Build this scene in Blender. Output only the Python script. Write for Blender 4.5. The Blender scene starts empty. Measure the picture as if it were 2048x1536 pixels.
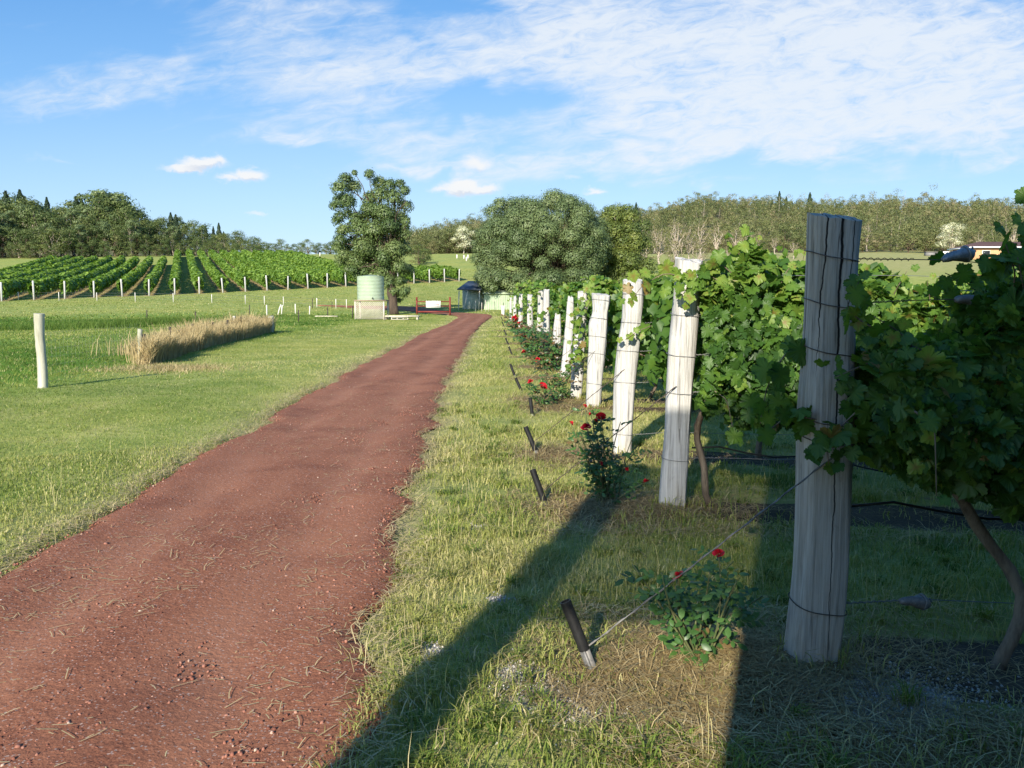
import bpy, math, random
import numpy as np
from mathutils import Vector

PI = math.pi
R = math.radians
rng = np.random.default_rng(11)
random.seed(11)
scene = bpy.context.scene
COL = scene.collection

# ------------------------------------------------------------------ camera
EYE = 1.55
PITCH = R(6.16)
FPX = 1650.0
cam_d = bpy.data.cameras.new('camera')
cam_d.sensor_fit = 'HORIZONTAL'
cam_d.sensor_width = 36.0
cam_d.lens = FPX / 2048 * 36
cam_d.clip_start = 0.05
cam_d.clip_end = 20000
cam = bpy.data.objects.new('camera', cam_d)
COL.objects.link(cam)
cam.location = (0, 0, EYE)
cam.rotation_euler = (PI / 2 - PITCH, 0, 0)
scene.camera = cam

# ------------------------------------------------------------------ light
SUN_EL, SUN_AZ = R(25), R(19)          # light travels 19 degrees right of forward
sun_d = bpy.data.lights.new('sun', 'SUN')
sun_d.energy = 4.6
sun_d.angle = R(0.55)
sun_d.color = (1.0, 0.92, 0.77)
sun = bpy.data.objects.new('sun', sun_d)
COL.objects.link(sun)
travel = Vector((math.sin(SUN_AZ) * math.cos(SUN_EL), math.cos(SUN_AZ) * math.cos(SUN_EL), -math.sin(SUN_EL)))
sun.rotation_euler = travel.to_track_quat('-Z', 'Y').to_euler()
sun.location = (-20, -60, 40)

vs = scene.view_settings
vs.view_transform = 'Standard'
vs.look = 'None'
vs.exposure = 1.0
vs.gamma = 1.0
scene.cycles.use_denoising = True
scene.cycles.max_bounces = 6
scene.cycles.transparent_max_bounces = 4
scene.cycles.caustics_reflective = False
scene.cycles.caustics_refractive = False


def px_dir(px, py):
    u = (px - 1024) / FPX
    v = (768 - py) / FPX
    return np.array([u, math.cos(PITCH) + v * math.sin(PITCH), -math.sin(PITCH) + v * math.cos(PITCH)])


def at(px, py, Y):
    d = px_dir(px, py)
    return np.array([0, 0, EYE]) + d * (Y / d[1])


# ------------------------------------------------------------------ node helper
class NT:
    def __init__(self, tree):
        self.t = tree
        self.n = tree.nodes
        self.l = tree.links

    def node(self, typ, **kw):
        nd = self.n.new(typ)
        for k, v in kw.items():
            setattr(nd, k, v)
        return nd

    def put(self, sock, val):
        if isinstance(val, bpy.types.NodeSocket):
            self.l.new(val, sock)
        elif isinstance(val, (int, float)):
            try:
                sock.default_value = val
            except TypeError:
                sock.default_value = (val, val, val)
        else:
            v = tuple(val)
            if len(v) == 3 and sock.type == 'RGBA':
                v = v + (1,)
            sock.default_value = v

    def m(self, op, a, b=None, c=None, clamp=False):
        nd = self.node('ShaderNodeMath', operation=op)
        nd.use_clamp = clamp
        for i, x in enumerate((a, b, c)):
            if x is not None:
                self.put(nd.inputs[i], x)
        return nd.outputs[0]

    def mix(self, f, a, b, blend='MIX'):
        nd = self.node('ShaderNodeMix', data_type='RGBA', blend_type=blend)
        self.put(nd.inputs[0], f)
        self.put(nd.inputs[6], a)
        self.put(nd.inputs[7], b)
        return nd.outputs[2]

    def noise(self, vec, scale, detail=4, rough=0.55, dist=0.0):
        nd = self.node('ShaderNodeTexNoise')
        if vec is not None:
            self.put(nd.inputs['Vector'], vec)
        self.put(nd.inputs['Scale'], scale)
        self.put(nd.inputs['Detail'], detail)
        self.put(nd.inputs['Roughness'], rough)
        self.put(nd.inputs['Distortion'], dist)
        return nd.outputs[0]

    def voro(self, vec, scale, out='Distance', feature='F1'):
        nd = self.node('ShaderNodeTexVoronoi', feature=feature)
        if vec is not None:
            self.put(nd.inputs['Vector'], vec)
        self.put(nd.inputs['Scale'], scale)
        return nd.outputs[out]

    def ss(self, x, lo, hi):
        nd = self.node('ShaderNodeMapRange', interpolation_type='SMOOTHSTEP')
        self.put(nd.inputs[0], x)
        self.put(nd.inputs[1], lo)
        self.put(nd.inputs[2], hi)
        return nd.outputs[0]

    def ramp(self, f, stops):
        nd = self.node('ShaderNodeValToRGB')
        self.put(nd.inputs[0], f)
        e = nd.color_ramp.elements
        while len(e) < len(stops):
            e.new(0.5)
        for el, (p, c) in zip(e, stops):
            el.position = p
            el.color = tuple(c) + (1,)
        return nd.outputs[0]

    def xyz(self, vec):
        nd = self.node('ShaderNodeSeparateXYZ')
        self.put(nd.inputs[0], vec)
        return nd.outputs

    def comb(self, x, y, z):
        nd = self.node('ShaderNodeCombineXYZ')
        for i, v in enumerate((x, y, z)):
            self.put(nd.inputs[i], v)
        return nd.outputs[0]

    def scalev(self, vec, s):
        nd = self.node('ShaderNodeVectorMath', operation='MULTIPLY')
        self.put(nd.inputs[0], vec)
        nd.inputs[1].default_value = s
        return nd.outputs[0]

    def attr(self, name):
        nd = self.node('ShaderNodeAttribute')
        nd.attribute_name = name
        return nd.outputs['Fac']

    def bump(self, h, strength=0.5, dist=0.02):
        nd = self.node('ShaderNodeBump')
        self.put(nd.inputs['Height'], h)
        nd.inputs['Strength'].default_value = strength
        nd.inputs['Distance'].default_value = dist
        return nd.outputs[0]

    def pbsdf(self, col, rough=0.7, spec=0.3, normal=None, metal=0.0):
        nd = self.node('ShaderNodeBsdfPrincipled')
        self.put(nd.inputs['Base Color'], col)
        self.put(nd.inputs['Roughness'], rough)
        self.put(nd.inputs['Metallic'], metal)
        self.put(nd.inputs['Specular IOR Level'], spec)
        if normal is not None:
            self.put(nd.inputs['Normal'], normal)
        return nd.outputs[0]

    def out(self, sh):
        o = self.node('ShaderNodeOutputMaterial')
        self.l.new(sh, o.inputs[0])


def new_mat(name):
    m = bpy.data.materials.new(name)
    m.use_nodes = True
    m.node_tree.nodes.clear()
    return m, NT(m.node_tree)


# ------------------------------------------------------------------ sky
SKY_K = 0.12
w = bpy.data.worlds.new('World')
scene.world = w
w.use_nodes = True
w.node_tree.nodes.clear()
n = NT(w.node_tree)
sky = n.node('ShaderNodeTexSky', sky_type='NISHITA')
sky.sun_disc = False
sky.sun_elevation = SUN_EL
sky.sun_rotation = PI + SUN_AZ
sky.air_density = 1.0
sky.dust_density = 0.3
sky.ozone_density = 2.2
sky.altitude = 800
tc = n.node('ShaderNodeTexCoord')
dx, dy, dz = n.xyz(tc.outputs['Generated'])[:3]
yy = n.m('MAXIMUM', dy, 0.08)
U = n.m('DIVIDE', dx, yy)
V = n.m('DIVIDE', dz, yy)


def uv(px, py):
    d = px_dir(px, py)
    return d[0] / d[1], d[2] / d[1]


UV = n.comb(U, V, 0.0)
wob = n.noise(n.scalev(UV, (5, 9, 1)), 1.0, 3)
wob2 = n.noise(n.scalev(UV, (5, 9, 1)), 1.7, 3, 0.5, 1.0)
Uw = n.m('ADD', U, n.m('MULTIPLY', n.m('SUBTRACT', wob, 0.5), 0.22))
Vw = n.m('ADD', V, n.m('MULTIPLY', n.m('SUBTRACT', wob2, 0.5), 0.09))


def blob(px, py, sx, sy, wt, rot=0.0, u=None, v=None):
    u0, v0 = uv(px, py)
    du = n.m('SUBTRACT', Uw if u is None else u, u0)
    dv = n.m('SUBTRACT', Vw if v is None else v, v0)
    c, s = math.cos(R(rot)), math.sin(R(rot))
    a = n.m('ADD', n.m('MULTIPLY', du, c), n.m('MULTIPLY', dv, s))
    b = n.m('SUBTRACT', n.m('MULTIPLY', dv, c), n.m('MULTIPLY', du, s))
    a = n.m('DIVIDE', a, sx / FPX)
    b = n.m('DIVIDE', b, sy / FPX)
    q = n.m('ADD', n.m('MULTIPLY', a, a), n.m('MULTIPLY', b, b))
    return n.m('MULTIPLY', n.m('EXPONENT', n.m('MULTIPLY', q, -1.0)), wt)


cov = None
for args in [(1560, 70, 520, 175, 1.0, 0), (1960, 160, 330, 140, 0.7, 0), (1180, 110, 260, 90, 0.62, -25),
             (900, 125, 230, 50, 0.5, 8), (210, 175, 260, 45, 0.68, 4), (660, 190, 260, 110, 0.42, -20),
             (560, 60, 300, 60, 0.3, -12), (1130, 325, 250, 26, 0.62, 4), (1380, 285, 190, 22, 0.55, 12),
             (545, 275, 75, 14, 0.55, 0), (820, 345, 120, 14, 0.45, 3), (1620, 300, 150, 18, 0.55, 3),
             (760, 285, 260, 50, 0.32, -8), (1250, 230, 420, 40, 0.4, 5), (1500, 250, 260, 40, 0.45, 4),
             (1280, 355, 160, 12, 0.35, 0), (1960, 310, 120, 20, 0.4, 4), (130, 320, 50, 8, 0.3, 0),
             (700, 20, 220, 26, 0.42, -6), (1800, 250, 260, 40, 0.5, 2)]:
    bq = blob(*args)
    cov = bq if cov is None else n.m('ADD', cov, bq)
holes = None
for args in [(1010, 205, 105, 32, 0.55, 0), (960, 40, 130, 30, 0.4, -20), (880, 240, 120, 18, 0.25, 4)]:
    bq = blob(*args)
    holes = bq if holes is None else n.m('ADD', holes, bq)
cov = n.m('SUBTRACT', cov, holes)
cov = n.m('MINIMUM', cov, 1.05)
ro = n.node('ShaderNodeVectorRotate', rotation_type='Z_AXIS')
n.put(ro.inputs['Vector'], UV)
ro.inputs['Angle'].default_value = R(-9)
streak = n.noise(n.scalev(ro.outputs[0], (7, 34, 1)), 1.0, 7, 0.6, 0.6)
mott = n.noise(n.scalev(ro.outputs[0], (24, 70, 1)), 1.0, 7, 0.68, 0.8)
soft = n.noise(n.scalev(UV, (4, 10, 1)), 1.0, 4, 0.5, 0.3)
dens = n.m('ADD', cov, n.m('MULTIPLY', n.m('SUBTRACT', streak, 0.5), 1.25))
dens = n.m('ADD', dens, n.m('MULTIPLY', n.m('MULTIPLY', n.m('SUBTRACT', mott, 0.5), 1.55), n.m('ADD', cov, 0.12)))
dens = n.m('ADD', dens, n.m('MULTIPLY', n.m('SUBTRACT', soft, 0.5), 0.25))
cirrus = n.m('MULTIPLY', n.ss(dens, 0.10, 1.28), 0.88)
# small cumulus
pn = n.noise(n.scalev(UV, (34, 48, 1)), 1.0, 6, 0.6)
pn2 = n.noise(n.scalev(UV, (34, 48, 1)), 1.31, 6, 0.6, 0.4)
Up = n.m('ADD', U, n.m('MULTIPLY', n.m('SUBTRACT', pn, 0.5), 0.028))
Vp = n.m('ADD', V, n.m('MULTIPLY', n.m('SUBTRACT', pn2, 0.5), 0.022))
puff = None
shade = None
for args in [(405, 327, 50, 13, 1.0), (372, 336, 46, 9, 0.9), (440, 322, 20, 13, 0.8), (497, 350, 38, 13, 0.9), (465, 357, 40, 8, 0.7),
             (925, 376, 48, 16, 1.0), (968, 378, 36, 13, 0.9), (890, 380, 40, 9, 0.7),
             (952, 328, 36, 18, 0.75), (1190, 384, 26, 8, 0.7), (512, 425, 28, 6, 0.5), (1145, 355, 26, 9, 0.4)]:
    bq = blob(*args, 0.0, Up, Vp)
    puff = bq if puff is None else n.m('MAXIMUM', puff, bq)
    b2 = blob(args[0] + 4, args[1] + args[3] * 0.75, args[2] * 0.9, args[3] * 0.45, args[4], 0.0, Up, Vp)
    shade = b2 if shade is None else n.m('MAXIMUM', shade, b2)
puffm = n.ss(puff, 0.14, 0.80)
K = 0.90 / SKY_K
# colour of the clear sky: the Nishita sky, a touch more saturated, hazier low down
hz = n.ss(V, 0.0, 0.45)
hsv = n.node('ShaderNodeHueSaturation')
n.put(hsv.inputs['Saturation'], n.m('ADD', 0.96, n.m('MULTIPLY', hz, 0.35)))
hsv.inputs['Value'].default_value = 1.0
n.put(hsv.inputs['Color'], sky.outputs[0])
base = hsv.outputs[0]
clear = n.ramp(n.m('MULTIPLY', V, 2.0), [(0.0, (.32, .43, .53)), (.22, (.245, .385, .54)), (.5, (.135, .285, .505)), (.85, (.066, .19, .43))])
clear = n.mix(1.0, clear, (K, K, K), 'MULTIPLY')
base = n.mix(n.m('MULTIPLY', n.ss(dy, 0.02, 0.3), 0.85), base, clear)
c1 = n.mix(cirrus, base, (0.475 * K, 0.505 * K, 0.54 * K))
pc = n.mix(n.m('MULTIPLY', n.ss(shade, 0.3, 0.95), 0.8), (0.53 * K, 0.53 * K, 0.53 * K), (0.39 * K, 0.41 * K, 0.46 * K))
c2 = n.mix(n.m('MULTIPLY', puffm, 0.92), c1, pc)
bg = n.node('ShaderNodeBackground')
n.put(bg.inputs[0], c2)
bg.inputs[1].default_value = SKY_K
wo = n.node('ShaderNodeOutputWorld')
n.l.new(bg.outputs[0], wo.inputs[0])


# ------------------------------------------------------------------ numpy noise
def _h(i, j, s):
    q = (i.astype(np.int64) * 374761393 + j.astype(np.int64) * 668265263 + s * 974711) & 0x7fffffff
    q = ((q ^ (q >> 13)) * 1274126177) & 0x7fffffff
    q = ((q ^ (q >> 15)) * 668265263) & 0x7fffffff
    return ((q ^ (q >> 16)) & 0xffff) / 65535.0


def vn(x, y, s=0):
    x = np.asarray(x, float)
    y = np.asarray(y, float)
    xi = np.floor(x)
    yi = np.floor(y)
    fx = x - xi
    fy = y - yi
    fx = fx * fx * (3 - 2 * fx)
    fy = fy * fy * (3 - 2 * fy)
    a = _h(xi, yi, s)
    b = _h(xi + 1, yi, s)
    c = _h(xi, yi + 1, s)
    d = _h(xi + 1, yi + 1, s)
    return (a * (1 - fx) + b * fx) * (1 - fy) + (c * (1 - fx) + d * fx) * fy


def fbm(x, y, s=0, o=3):
    t = 0
    amp = 0.5
    for k in range(o):
        t = t + amp * vn(np.asarray(x) * 2 ** k, np.asarray(y) * 2 ** k, s + k)
        amp *= 0.5
    return t / (1 - 0.5 ** o)


def sstep(x, a, b):
    t = np.clip((x - a) / (b - a), 0, 1)
    return t * t * (3 - 2 * t)


# ------------------------------------------------------------------ terrain
ROWS = {}


def _table(pts):
    r = np.arange(0, 420, 1.0)
    z = np.interp(r, [p[0] for p in pts], [p[1] for p in pts])
    k = np.hanning(25)
    k /= k.sum()
    zp = np.pad(z, 12, mode='edge')
    return r, np.convolve(zp, k, 'valid')


TL = _table([(0, 0), (62, 0), (75, 0.7), (93, 1.75), (127, 4.0), (220, 12), (300, 16), (420, 17)])
TR = _table([(0, 0), (74, 0), (88, 0.9), (104, 2.2), (127, 4.2), (220, 12), (300, 16), (420, 17)])
RIDGE = [(-3000, 30), (-500, 30), (0, 30), (300, 31), (520, 27), (690, 28), (800, 33), (850, 38), (940, 45), (1100, 47),
         (1250, 51), (1400, 62), (1600, 56), (1800, 54), (2048, 47), (2600, 36), (4000, 35)]


def H(x, y):
    x = np.asarray(x, float)
    y = np.asarray(y, float)
    r = np.hypot(x, y)
    yy_ = np.maximum(y, 0.02 + 0.2 * np.abs(x))
    px = 1024 + FPX * x / yy_
    re = np.where(y > 0, 0.88 * y + 0.12 * r, 0.12 * r)
    tl = np.interp(re, *TL)
    tr = np.interp(re, *TR)
    b = sstep(px, 800, 930)
    z = tl * (1 - b) + tr * b
    fwd = sstep(y / np.maximum(r, .01), 0.1, 0.55)
    z = z * (0.25 + 0.75 * fwd)
    # the vineyard on the right falls gently away from the drive
    z = z - 0.034 * np.clip(x - 1.8, 0, 34) * sstep(-r, -150, -70)
    # far ridge
    rg = np.interp(px, [p[0] for p in RIDGE], [p[1] for p in RIDGE])
    z = z + (rg - 16) * sstep(r, 290, 640) * (0.4 + 0.6 * fwd)
    z = z - 0.02 * np.clip(r - 800, 0, 2500) * sstep(r, 700, 1000)
    # undulation
    z = z + (fbm(x / 14, y / 14, 3) - 0.5) * 0.25 * sstep(r, 12, 40)
    z = z + (fbm(x / 60, y / 60, 9) - 0.5) * 3.0 * sstep(r, 150, 330)
    return z


def ground(px, py, lo=1.0, hi=400.0):
    d = px_dir(px, py)
    t = np.geomspace(lo, hi, 4000)
    P = np.array([0, 0, EYE])[None] + d[None] * (t / d[1])[:, None]
    below = P[:, 2] < H(P[:, 0], P[:, 1])
    k = int(np.argmax(below)) if below.any() else len(t) - 1
    return P[k]


# end posts of the near vineyard, measured in the picture: rows of (y, left x, right x); the last row is the foot
POSTS = [
    dict(e=[(432, 1617, 1720), (500, 1616, 1711), (620, 1612, 1706), (740, 1605, 1705), (800, 1599, 1705), (860, 1597, 1703), (940, 1597, 1699),
            (1000, 1596, 1698), (1150, 1589, 1692), (1240, 1580, 1683), (1332, 1570, 1668)],
         lab='large grey split post in shade, much the biggest of the row', jag=0.004, crack=1),
    dict(e=[(518, 1352, 1404), (570, 1350, 1402), (690, 1336, 1391), (800, 1331, 1383), (850, 1330, 1380), (940, 1322, 1376), (1022, 1316, 1370)],
         lab='grey white post with vine leaves over its top, lower half in shade', jag=0.012, crack=0),
    dict(e=[(561, 1246, 1284), (600, 1246, 1287), (640, 1244, 1282), (690, 1235, 1279), (770, 1228, 1271), (840, 1226, 1266), (912, 1226, 1262)],
         lab='crooked white post with an S bend behind the tall rose bush', jag=0.006, crack=0),
    dict(e=[(588, 1184, 1221), (607, 1185, 1220), (626, 1187, 1215), (642, 1178, 1216), (690, 1178, 1211), (760, 1174, 1204), (818, 1172, 1202)],
         lab='white post with a wide flared head and a notch in its left edge', jag=0.01, crack=0),
    dict(e=[(583, 1156, 1177), (620, 1155, 1176), (650, 1152, 1171), (700, 1146, 1170), (760, 1142, 1166), (800, 1140, 1163)],
         lab='white post with a long vine shoot hanging over its middle', jag=0.006, crack=0),
    dict(e=[(594, 1136, 1147), (620, 1133, 1148), (640, 1132, 1148), (690, 1127, 1145), (758, 1119, 1138)],
         lab='leaning grey white post with a pointed broken top', jag=0.03, crack=0),
    dict(e=[(630, 1110, 1121), (660, 1106, 1123), (690, 1106, 1122), (734, 1107, 1121)],
         lab='short white post with a jagged top among taller posts', jag=0.05, crack=0),
    dict(e=[(580, 1087, 1099), (640, 1086, 1099), (716, 1087, 1100)],
         lab='tall white post standing right of its close twin', jag=0.02, crack=0),
    dict(e=[(582, 1076, 1087), (640, 1074, 1087), (702, 1073, 1086)],
         lab='tall white post standing left of its close twin', jag=0.02, crack=0),
    dict(e=[(590, 1055, 1065), (640, 1054, 1066), (688, 1054, 1066)],
         lab='white post half hidden by vine leaves and roses, fourth from the far end', jag=0.01, crack=0),
    dict(e=[(588, 1038, 1046), (640, 1036, 1046), (674, 1036, 1045)],
         lab='slim white post third from the far end of the row', jag=0.01, crack=0),
    dict(e=[(592, 1027, 1033), (662, 1026, 1033)],
         lab='thin white post second from the far end of the row', jag=0.01, crack=0),
    dict(e=[(596, 1019, 1024), (652, 1019, 1024)],
         lab='last and smallest white post at the far end of the row', jag=0.01, crack=0),
]
for p in POSTS:
    yb = p['e'][-1]
    g = ground((yb[1] + yb[2]) / 2, yb[0])
    p['x'], p['y'] = float(g[0]), float(g[1])
ROW_Y = [p['y'] for p in POSTS]
ROW_X = [p['x'] for p in POSTS]

# driveway: left and right edge as (y, x)
L_EDGE = [(-8, -2.35), (0, -2.62), (4.3, -2.80), (8.4, -3.02), (17, -3.35), (30, -3.45), (46, -3.42), (56, -3.6), (61, -4.1), (64.5, -5.4), (66.8, -8)]
R_EDGE = [(-8, -0.35), (0, -0.45), (2.6, -0.55), (5, -0.72), (10.6, -1.02), (20, -1.32), (30, -1.5), (43, -1.62), (52, -1.5), (60, -1.45), (66, -1.9), (70, -3.4), (72.5, -6.5)]
LE_END = [(68.9, -11), (72.2, -15), (73.4, -17.5)]
RE_END = [(72.9, -11), (73.3, -15), (73.7, -17.5)]


def resample(pts, m):
    p = np.array([(b, a) for a, b in pts], float)
    # smooth by Catmull style: dense linear + blur
    s = np.concatenate([[0], np.cumsum(np.hypot(*np.diff(p, axis=0).T))])
    q = np.linspace(0, s[-1], 900)
    X = np.interp(q, s, p[:, 0])
    Y = np.interp(q, s, p[:, 1])
    k = np.hanning(41)
    k /= k.sum()
    Xs = np.convolve(np.pad(X, 20, mode='edge'), k, 'valid')
    Ys = np.convolve(np.pad(Y, 20, mode='edge'), k, 'valid')
    u = np.linspace(0, 1, m) ** 1.7
    return np.stack([np.interp(u, np.linspace(0, 1, 900), Xs), np.interp(u, np.linspace(0, 1, 900), Ys)], 1)


NR = 700
PL = resample(L_EDGE + LE_END, NR)
PR = resample(R_EDGE + RE_END, NR)


def road_dist(x, y):
    """positive inside the drive (metres from nearest edge, straight part only), negative outside"""
    xl = np.interp(y, [p[0] for p in L_EDGE], [p[1] for p in L_EDGE])
    xr = np.interp(y, [p[0] for p in R_EDGE], [p[1] for p in R_EDGE])
    d = np.minimum(x - xl, xr - x)
    jit = (fbm(x * 1.3, y * 0.9, 5) - 0.5) * 0.42
    d = d + jit
    far = np.minimum(np.minimum(y - np.interp(-x, [8, 11, 15, 17.5], [66.9, 68.9, 72.2, 73.4]), np.interp(-x, [6.5, 11, 15, 17.5], [72.6, 72.9, 73.3, 73.7]) - y), np.minimum(-7 - x, x + 17.5))
    return np.where(y > 58, np.maximum(np.where(y < 67, d, -9), far), d)


def soil_mask(x, y):
    s = np.zeros_like(x)
    for xr, yr in zip(ROW_X, ROW_Y):
        wdt = 0.42 + (fbm(x * 1.1, y * 0 + yr, 21) - 0.5) * 0.25
        s = np.maximum(s, sstep(-np.abs(y - yr + 0.05), -wdt, -wdt + 0.22) * sstep(x, xr - 0.05, xr + 0.5))
    return s


def straw_mask(x, y):
    s = np.zeros_like(x)
    for k, (xr, yr) in enumerate(zip(ROW_X, ROW_Y)):
        a = ((x - (xr - 0.40)) / 0.74) ** 2 + ((y - yr + 0.04) / 0.48) ** 2
        s = np.maximum(s, np.exp(-a))
        s = np.maximum(s, 0.75 * sstep(-np.abs(np.abs(y - yr + 0.05) - 0.55), -0.16, -0.02) * sstep(x, xr - 0.7, xr - 0.2) * (fbm(x * 1.2, y * 2, 31)))
    return s


_H0 = H


def H(x, y):
    z = _H0(x, y)
    x = np.asarray(x, float)
    y = np.asarray(y, float)
    r = np.hypot(x, y)
    near = sstep(-r, -45, -25)
    d = road_dist(x, y)
    off = sstep(-d, -0.05, 0.25)
    z = z + near * (off * (fbm(x * 1.6, y * 1.6, 41) - 0.5) * 0.06 - (1 - off) * 0.05)
    z = z + near * 0.035 * straw_mask(x, y)
    return z


def H1(x, y):
    return float(H(np.array([x]), np.array([y]))[0])


# ------------------------------------------------------------------ mesh helper
class G:
    def __init__(self):
        self.v, self.t, self.f, self.nv = [], [], [], 0

    def add(self, v, f, tint=0.5):
        v = np.asarray(v, np.float32).reshape(-1, 3)
        self.v.append(v)
        t = np.empty(len(v), np.float32)
        t[:] = tint
        self.t.append(t)
        if isinstance(f, np.ndarray):
            self.f.append(f.astype(np.int32) + self.nv)
        else:
            by = {}
            for q in f:
                by.setdefault(len(q), []).append(q)
            for q in by.values():
                self.f.append(np.array(q, np.int32) + self.nv)
        self.nv += len(v)

    def box(self, x0, x1, y0, y1, z0, z1, tint=0.5):
        v = [(x, y, z) for x in (x0, x1) for y in (y0, y1) for z in (z0, z1)]
        self.add(v, [(0, 1, 3, 2), (4, 6, 7, 5), (0, 4, 5, 1), (2, 3, 7, 6), (0, 2, 6, 4), (1, 5, 7, 3)], tint)

    def bar(self, a, b, wd, hd, tint=0.5):
        a = np.array(a, float)
        b = np.array(b, float)
        d = b - a
        L = np.linalg.norm(d)
        d = d / L
        up = np.array([0, 0, 1.0]) if abs(d[2]) < 0.95 else np.array([0, 1.0, 0])
        s = np.cross(d, up)
        s /= np.linalg.norm(s)
        u = np.cross(s, d)
        v = []
        for p in (a, b):
            for i, j in ((-1, -1), (1, -1), (1, 1), (-1, 1)):
                v.append(p + s * i * wd / 2 + u * j * hd / 2)
        self.add(v, [(3, 2, 1, 0), (4, 5, 6, 7), (0, 1, 5, 4), (1, 2, 6, 5), (2, 3, 7, 6), (3, 0, 4, 7)], tint)

    def tube(self, pts, rad, seg=6, tint=0.5, cap=True, wob=0.0):
        P = np.asarray(pts, float)
        m = len(P)
        rad = np.broadcast_to(np.asarray(rad, float), (m,))
        T = np.gradient(P, axis=0)
        T /= np.linalg.norm(T, axis=1)[:, None] + 1e-9
        ref = np.array([0.31, 0.17, 0.93]) if abs(T[0][2]) < 0.9 else np.array([1.0, 0.1, 0])
        s = np.cross(T, ref)
        s /= np.linalg.norm(s, axis=1)[:, None] + 1e-9
        u = np.cross(s, T)
        a = np.arange(seg) * 2 * PI / seg
        rr = rad[:, None] * (1 + wob * (rng.random((m, seg)) - 0.5))
        V = P[:, None] + s[:, None] * (np.cos(a) * rr)[..., None] + u[:, None] * (np.sin(a) * rr)[..., None]
        i = np.arange(m - 1)[:, None] * seg
        j = np.arange(seg)[None]
        k = (np.arange(seg) + 1)[None] % seg
        f = np.stack([i + j, i + k, i + seg + k, i + seg + j], -1).reshape(-1, 4)
        self.add(V.reshape(-1, 3), f, tint)
        if cap:
            self.f.append(np.array([list(range(seg))[::-1], [(m - 1) * seg + q for q in range(seg)]], np.int32) + self.nv - m * seg)

    def build(self, name, mat, parent=None, smooth=False, loc=None, extra=None):
        V = np.concatenate(self.v)
        T = np.concatenate(self.t)
        me = bpy.data.meshes.new(name)
        me.vertices.add(len(V))
        me.vertices.foreach_set('co', V.ravel())
        tot = np.concatenate([np.full(len(f), f.shape[1], np.int32) for f in self.f])
        li = np.concatenate([f.ravel() for f in self.f]).astype(np.int32)
        st = np.concatenate([[0], np.cumsum(tot)[:-1]]).astype(np.int32)
        me.loops.add(len(li))
        me.loops.foreach_set('vertex_index', li)
        me.polygons.add(len(tot))
        me.polygons.foreach_set('loop_start', st)
        if smooth:
            me.polygons.foreach_set('use_smooth', np.ones(len(tot), bool))
        at_ = me.attributes.new('tint', 'FLOAT', 'POINT')
        at_.data.foreach_set('value', T)
        for k_, arr in (extra or {}).items():
            a_ = me.attributes.new(k_, 'FLOAT', 'POINT')
            a_.data.foreach_set('value', np.asarray(arr, np.float32))
        me.update(calc_edges=True)
        me.materials.append(mat)
        o = bpy.data.objects.new(name, me)
        COL.objects.link(o)
        if parent is not None:
            o.parent = parent
        if loc is not None:
            o.location = loc
        return o


def tag(o, label=None, cat=None, group=None, kind=None):
    if label:
        o['label'] = label
    if cat:
        o['category'] = cat
    if group:
        o['group'] = group
    if kind:
        o['kind'] = kind
    return o


def thing(name, label, cat, loc=(0, 0, 0), group=None, rz=0.0):
    o = bpy.data.objects.new(name, None)
    o.empty_display_size = 0.2
    COL.objects.link(o)
    o.location = loc
    o.rotation_euler = (0, 0, rz)
    return tag(o, label, cat, group)


def kids(o):
    return [c for c in KIDS.get(o.name, [])]


KIDS = {}


def dup(root, loc, rz=0.0, sc=(1, 1, 1), label=None, group=None):
    c = root.copy()
    COL.objects.link(c)
    c.location = loc
    c.rotation_euler = (0, 0, rz)
    c.scale = sc
    if label:
        c['label'] = label
    if group:
        c['group'] = group
    for ch in root.children:
        d = ch.copy()
        COL.objects.link(d)
        d.parent = c
        for gr in ch.children:
            e = gr.copy()
            COL.objects.link(e)
            e.parent = d
    return c


def frames(nrm, tip):
    """rotation matrices whose z is nrm and y is close to tip"""
    nrm = nrm / (np.linalg.norm(nrm, axis=1)[:, None] + 1e-9)
    x = np.cross(tip, nrm)
    x /= np.linalg.norm(x, axis=1)[:, None] + 1e-9
    y = np.cross(nrm, x)
    return np.stack([x, y, nrm], 2)


def scatter(g, tv, tf, pos, Rm, sc, tint, tt_=None):
    k = len(tv)
    m = len(pos)
    sc = np.asarray(sc, float)
    if sc.ndim == 1:
        sc = np.repeat(sc[:, None], 3, 1)
    V = np.einsum('nij,nkj->nki', Rm, tv[None] * sc[:, None, :]) + pos[:, None, :]
    off = (np.arange(m) * k)[:, None, None]
    if isinstance(tf, np.ndarray):
        F = (tf[None] + off).reshape(-1, tf.shape[1])
        tn = np.repeat(tint, k)
        if tt_ is not None:
            tn = np.clip(tn + np.tile(tt_, m), 0, 1)
        g.add(V.reshape(-1, 3), F, tn)
    else:
        F0 = (tf[0][None] + off).reshape(-1, tf[0].shape[1])
        n0 = g.nv
        g.add(V.reshape(-1, 3), F0, np.repeat(tint, k))
        for q in tf[1:]:
            g.f.append((q[None] + off).reshape(-1, q.shape[1]).astype(np.int32) + n0)


def rdir(m):
    d = rng.normal(size=(m, 3))
    return d / (np.linalg.norm(d, axis=1)[:, None] + 1e-9)


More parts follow.
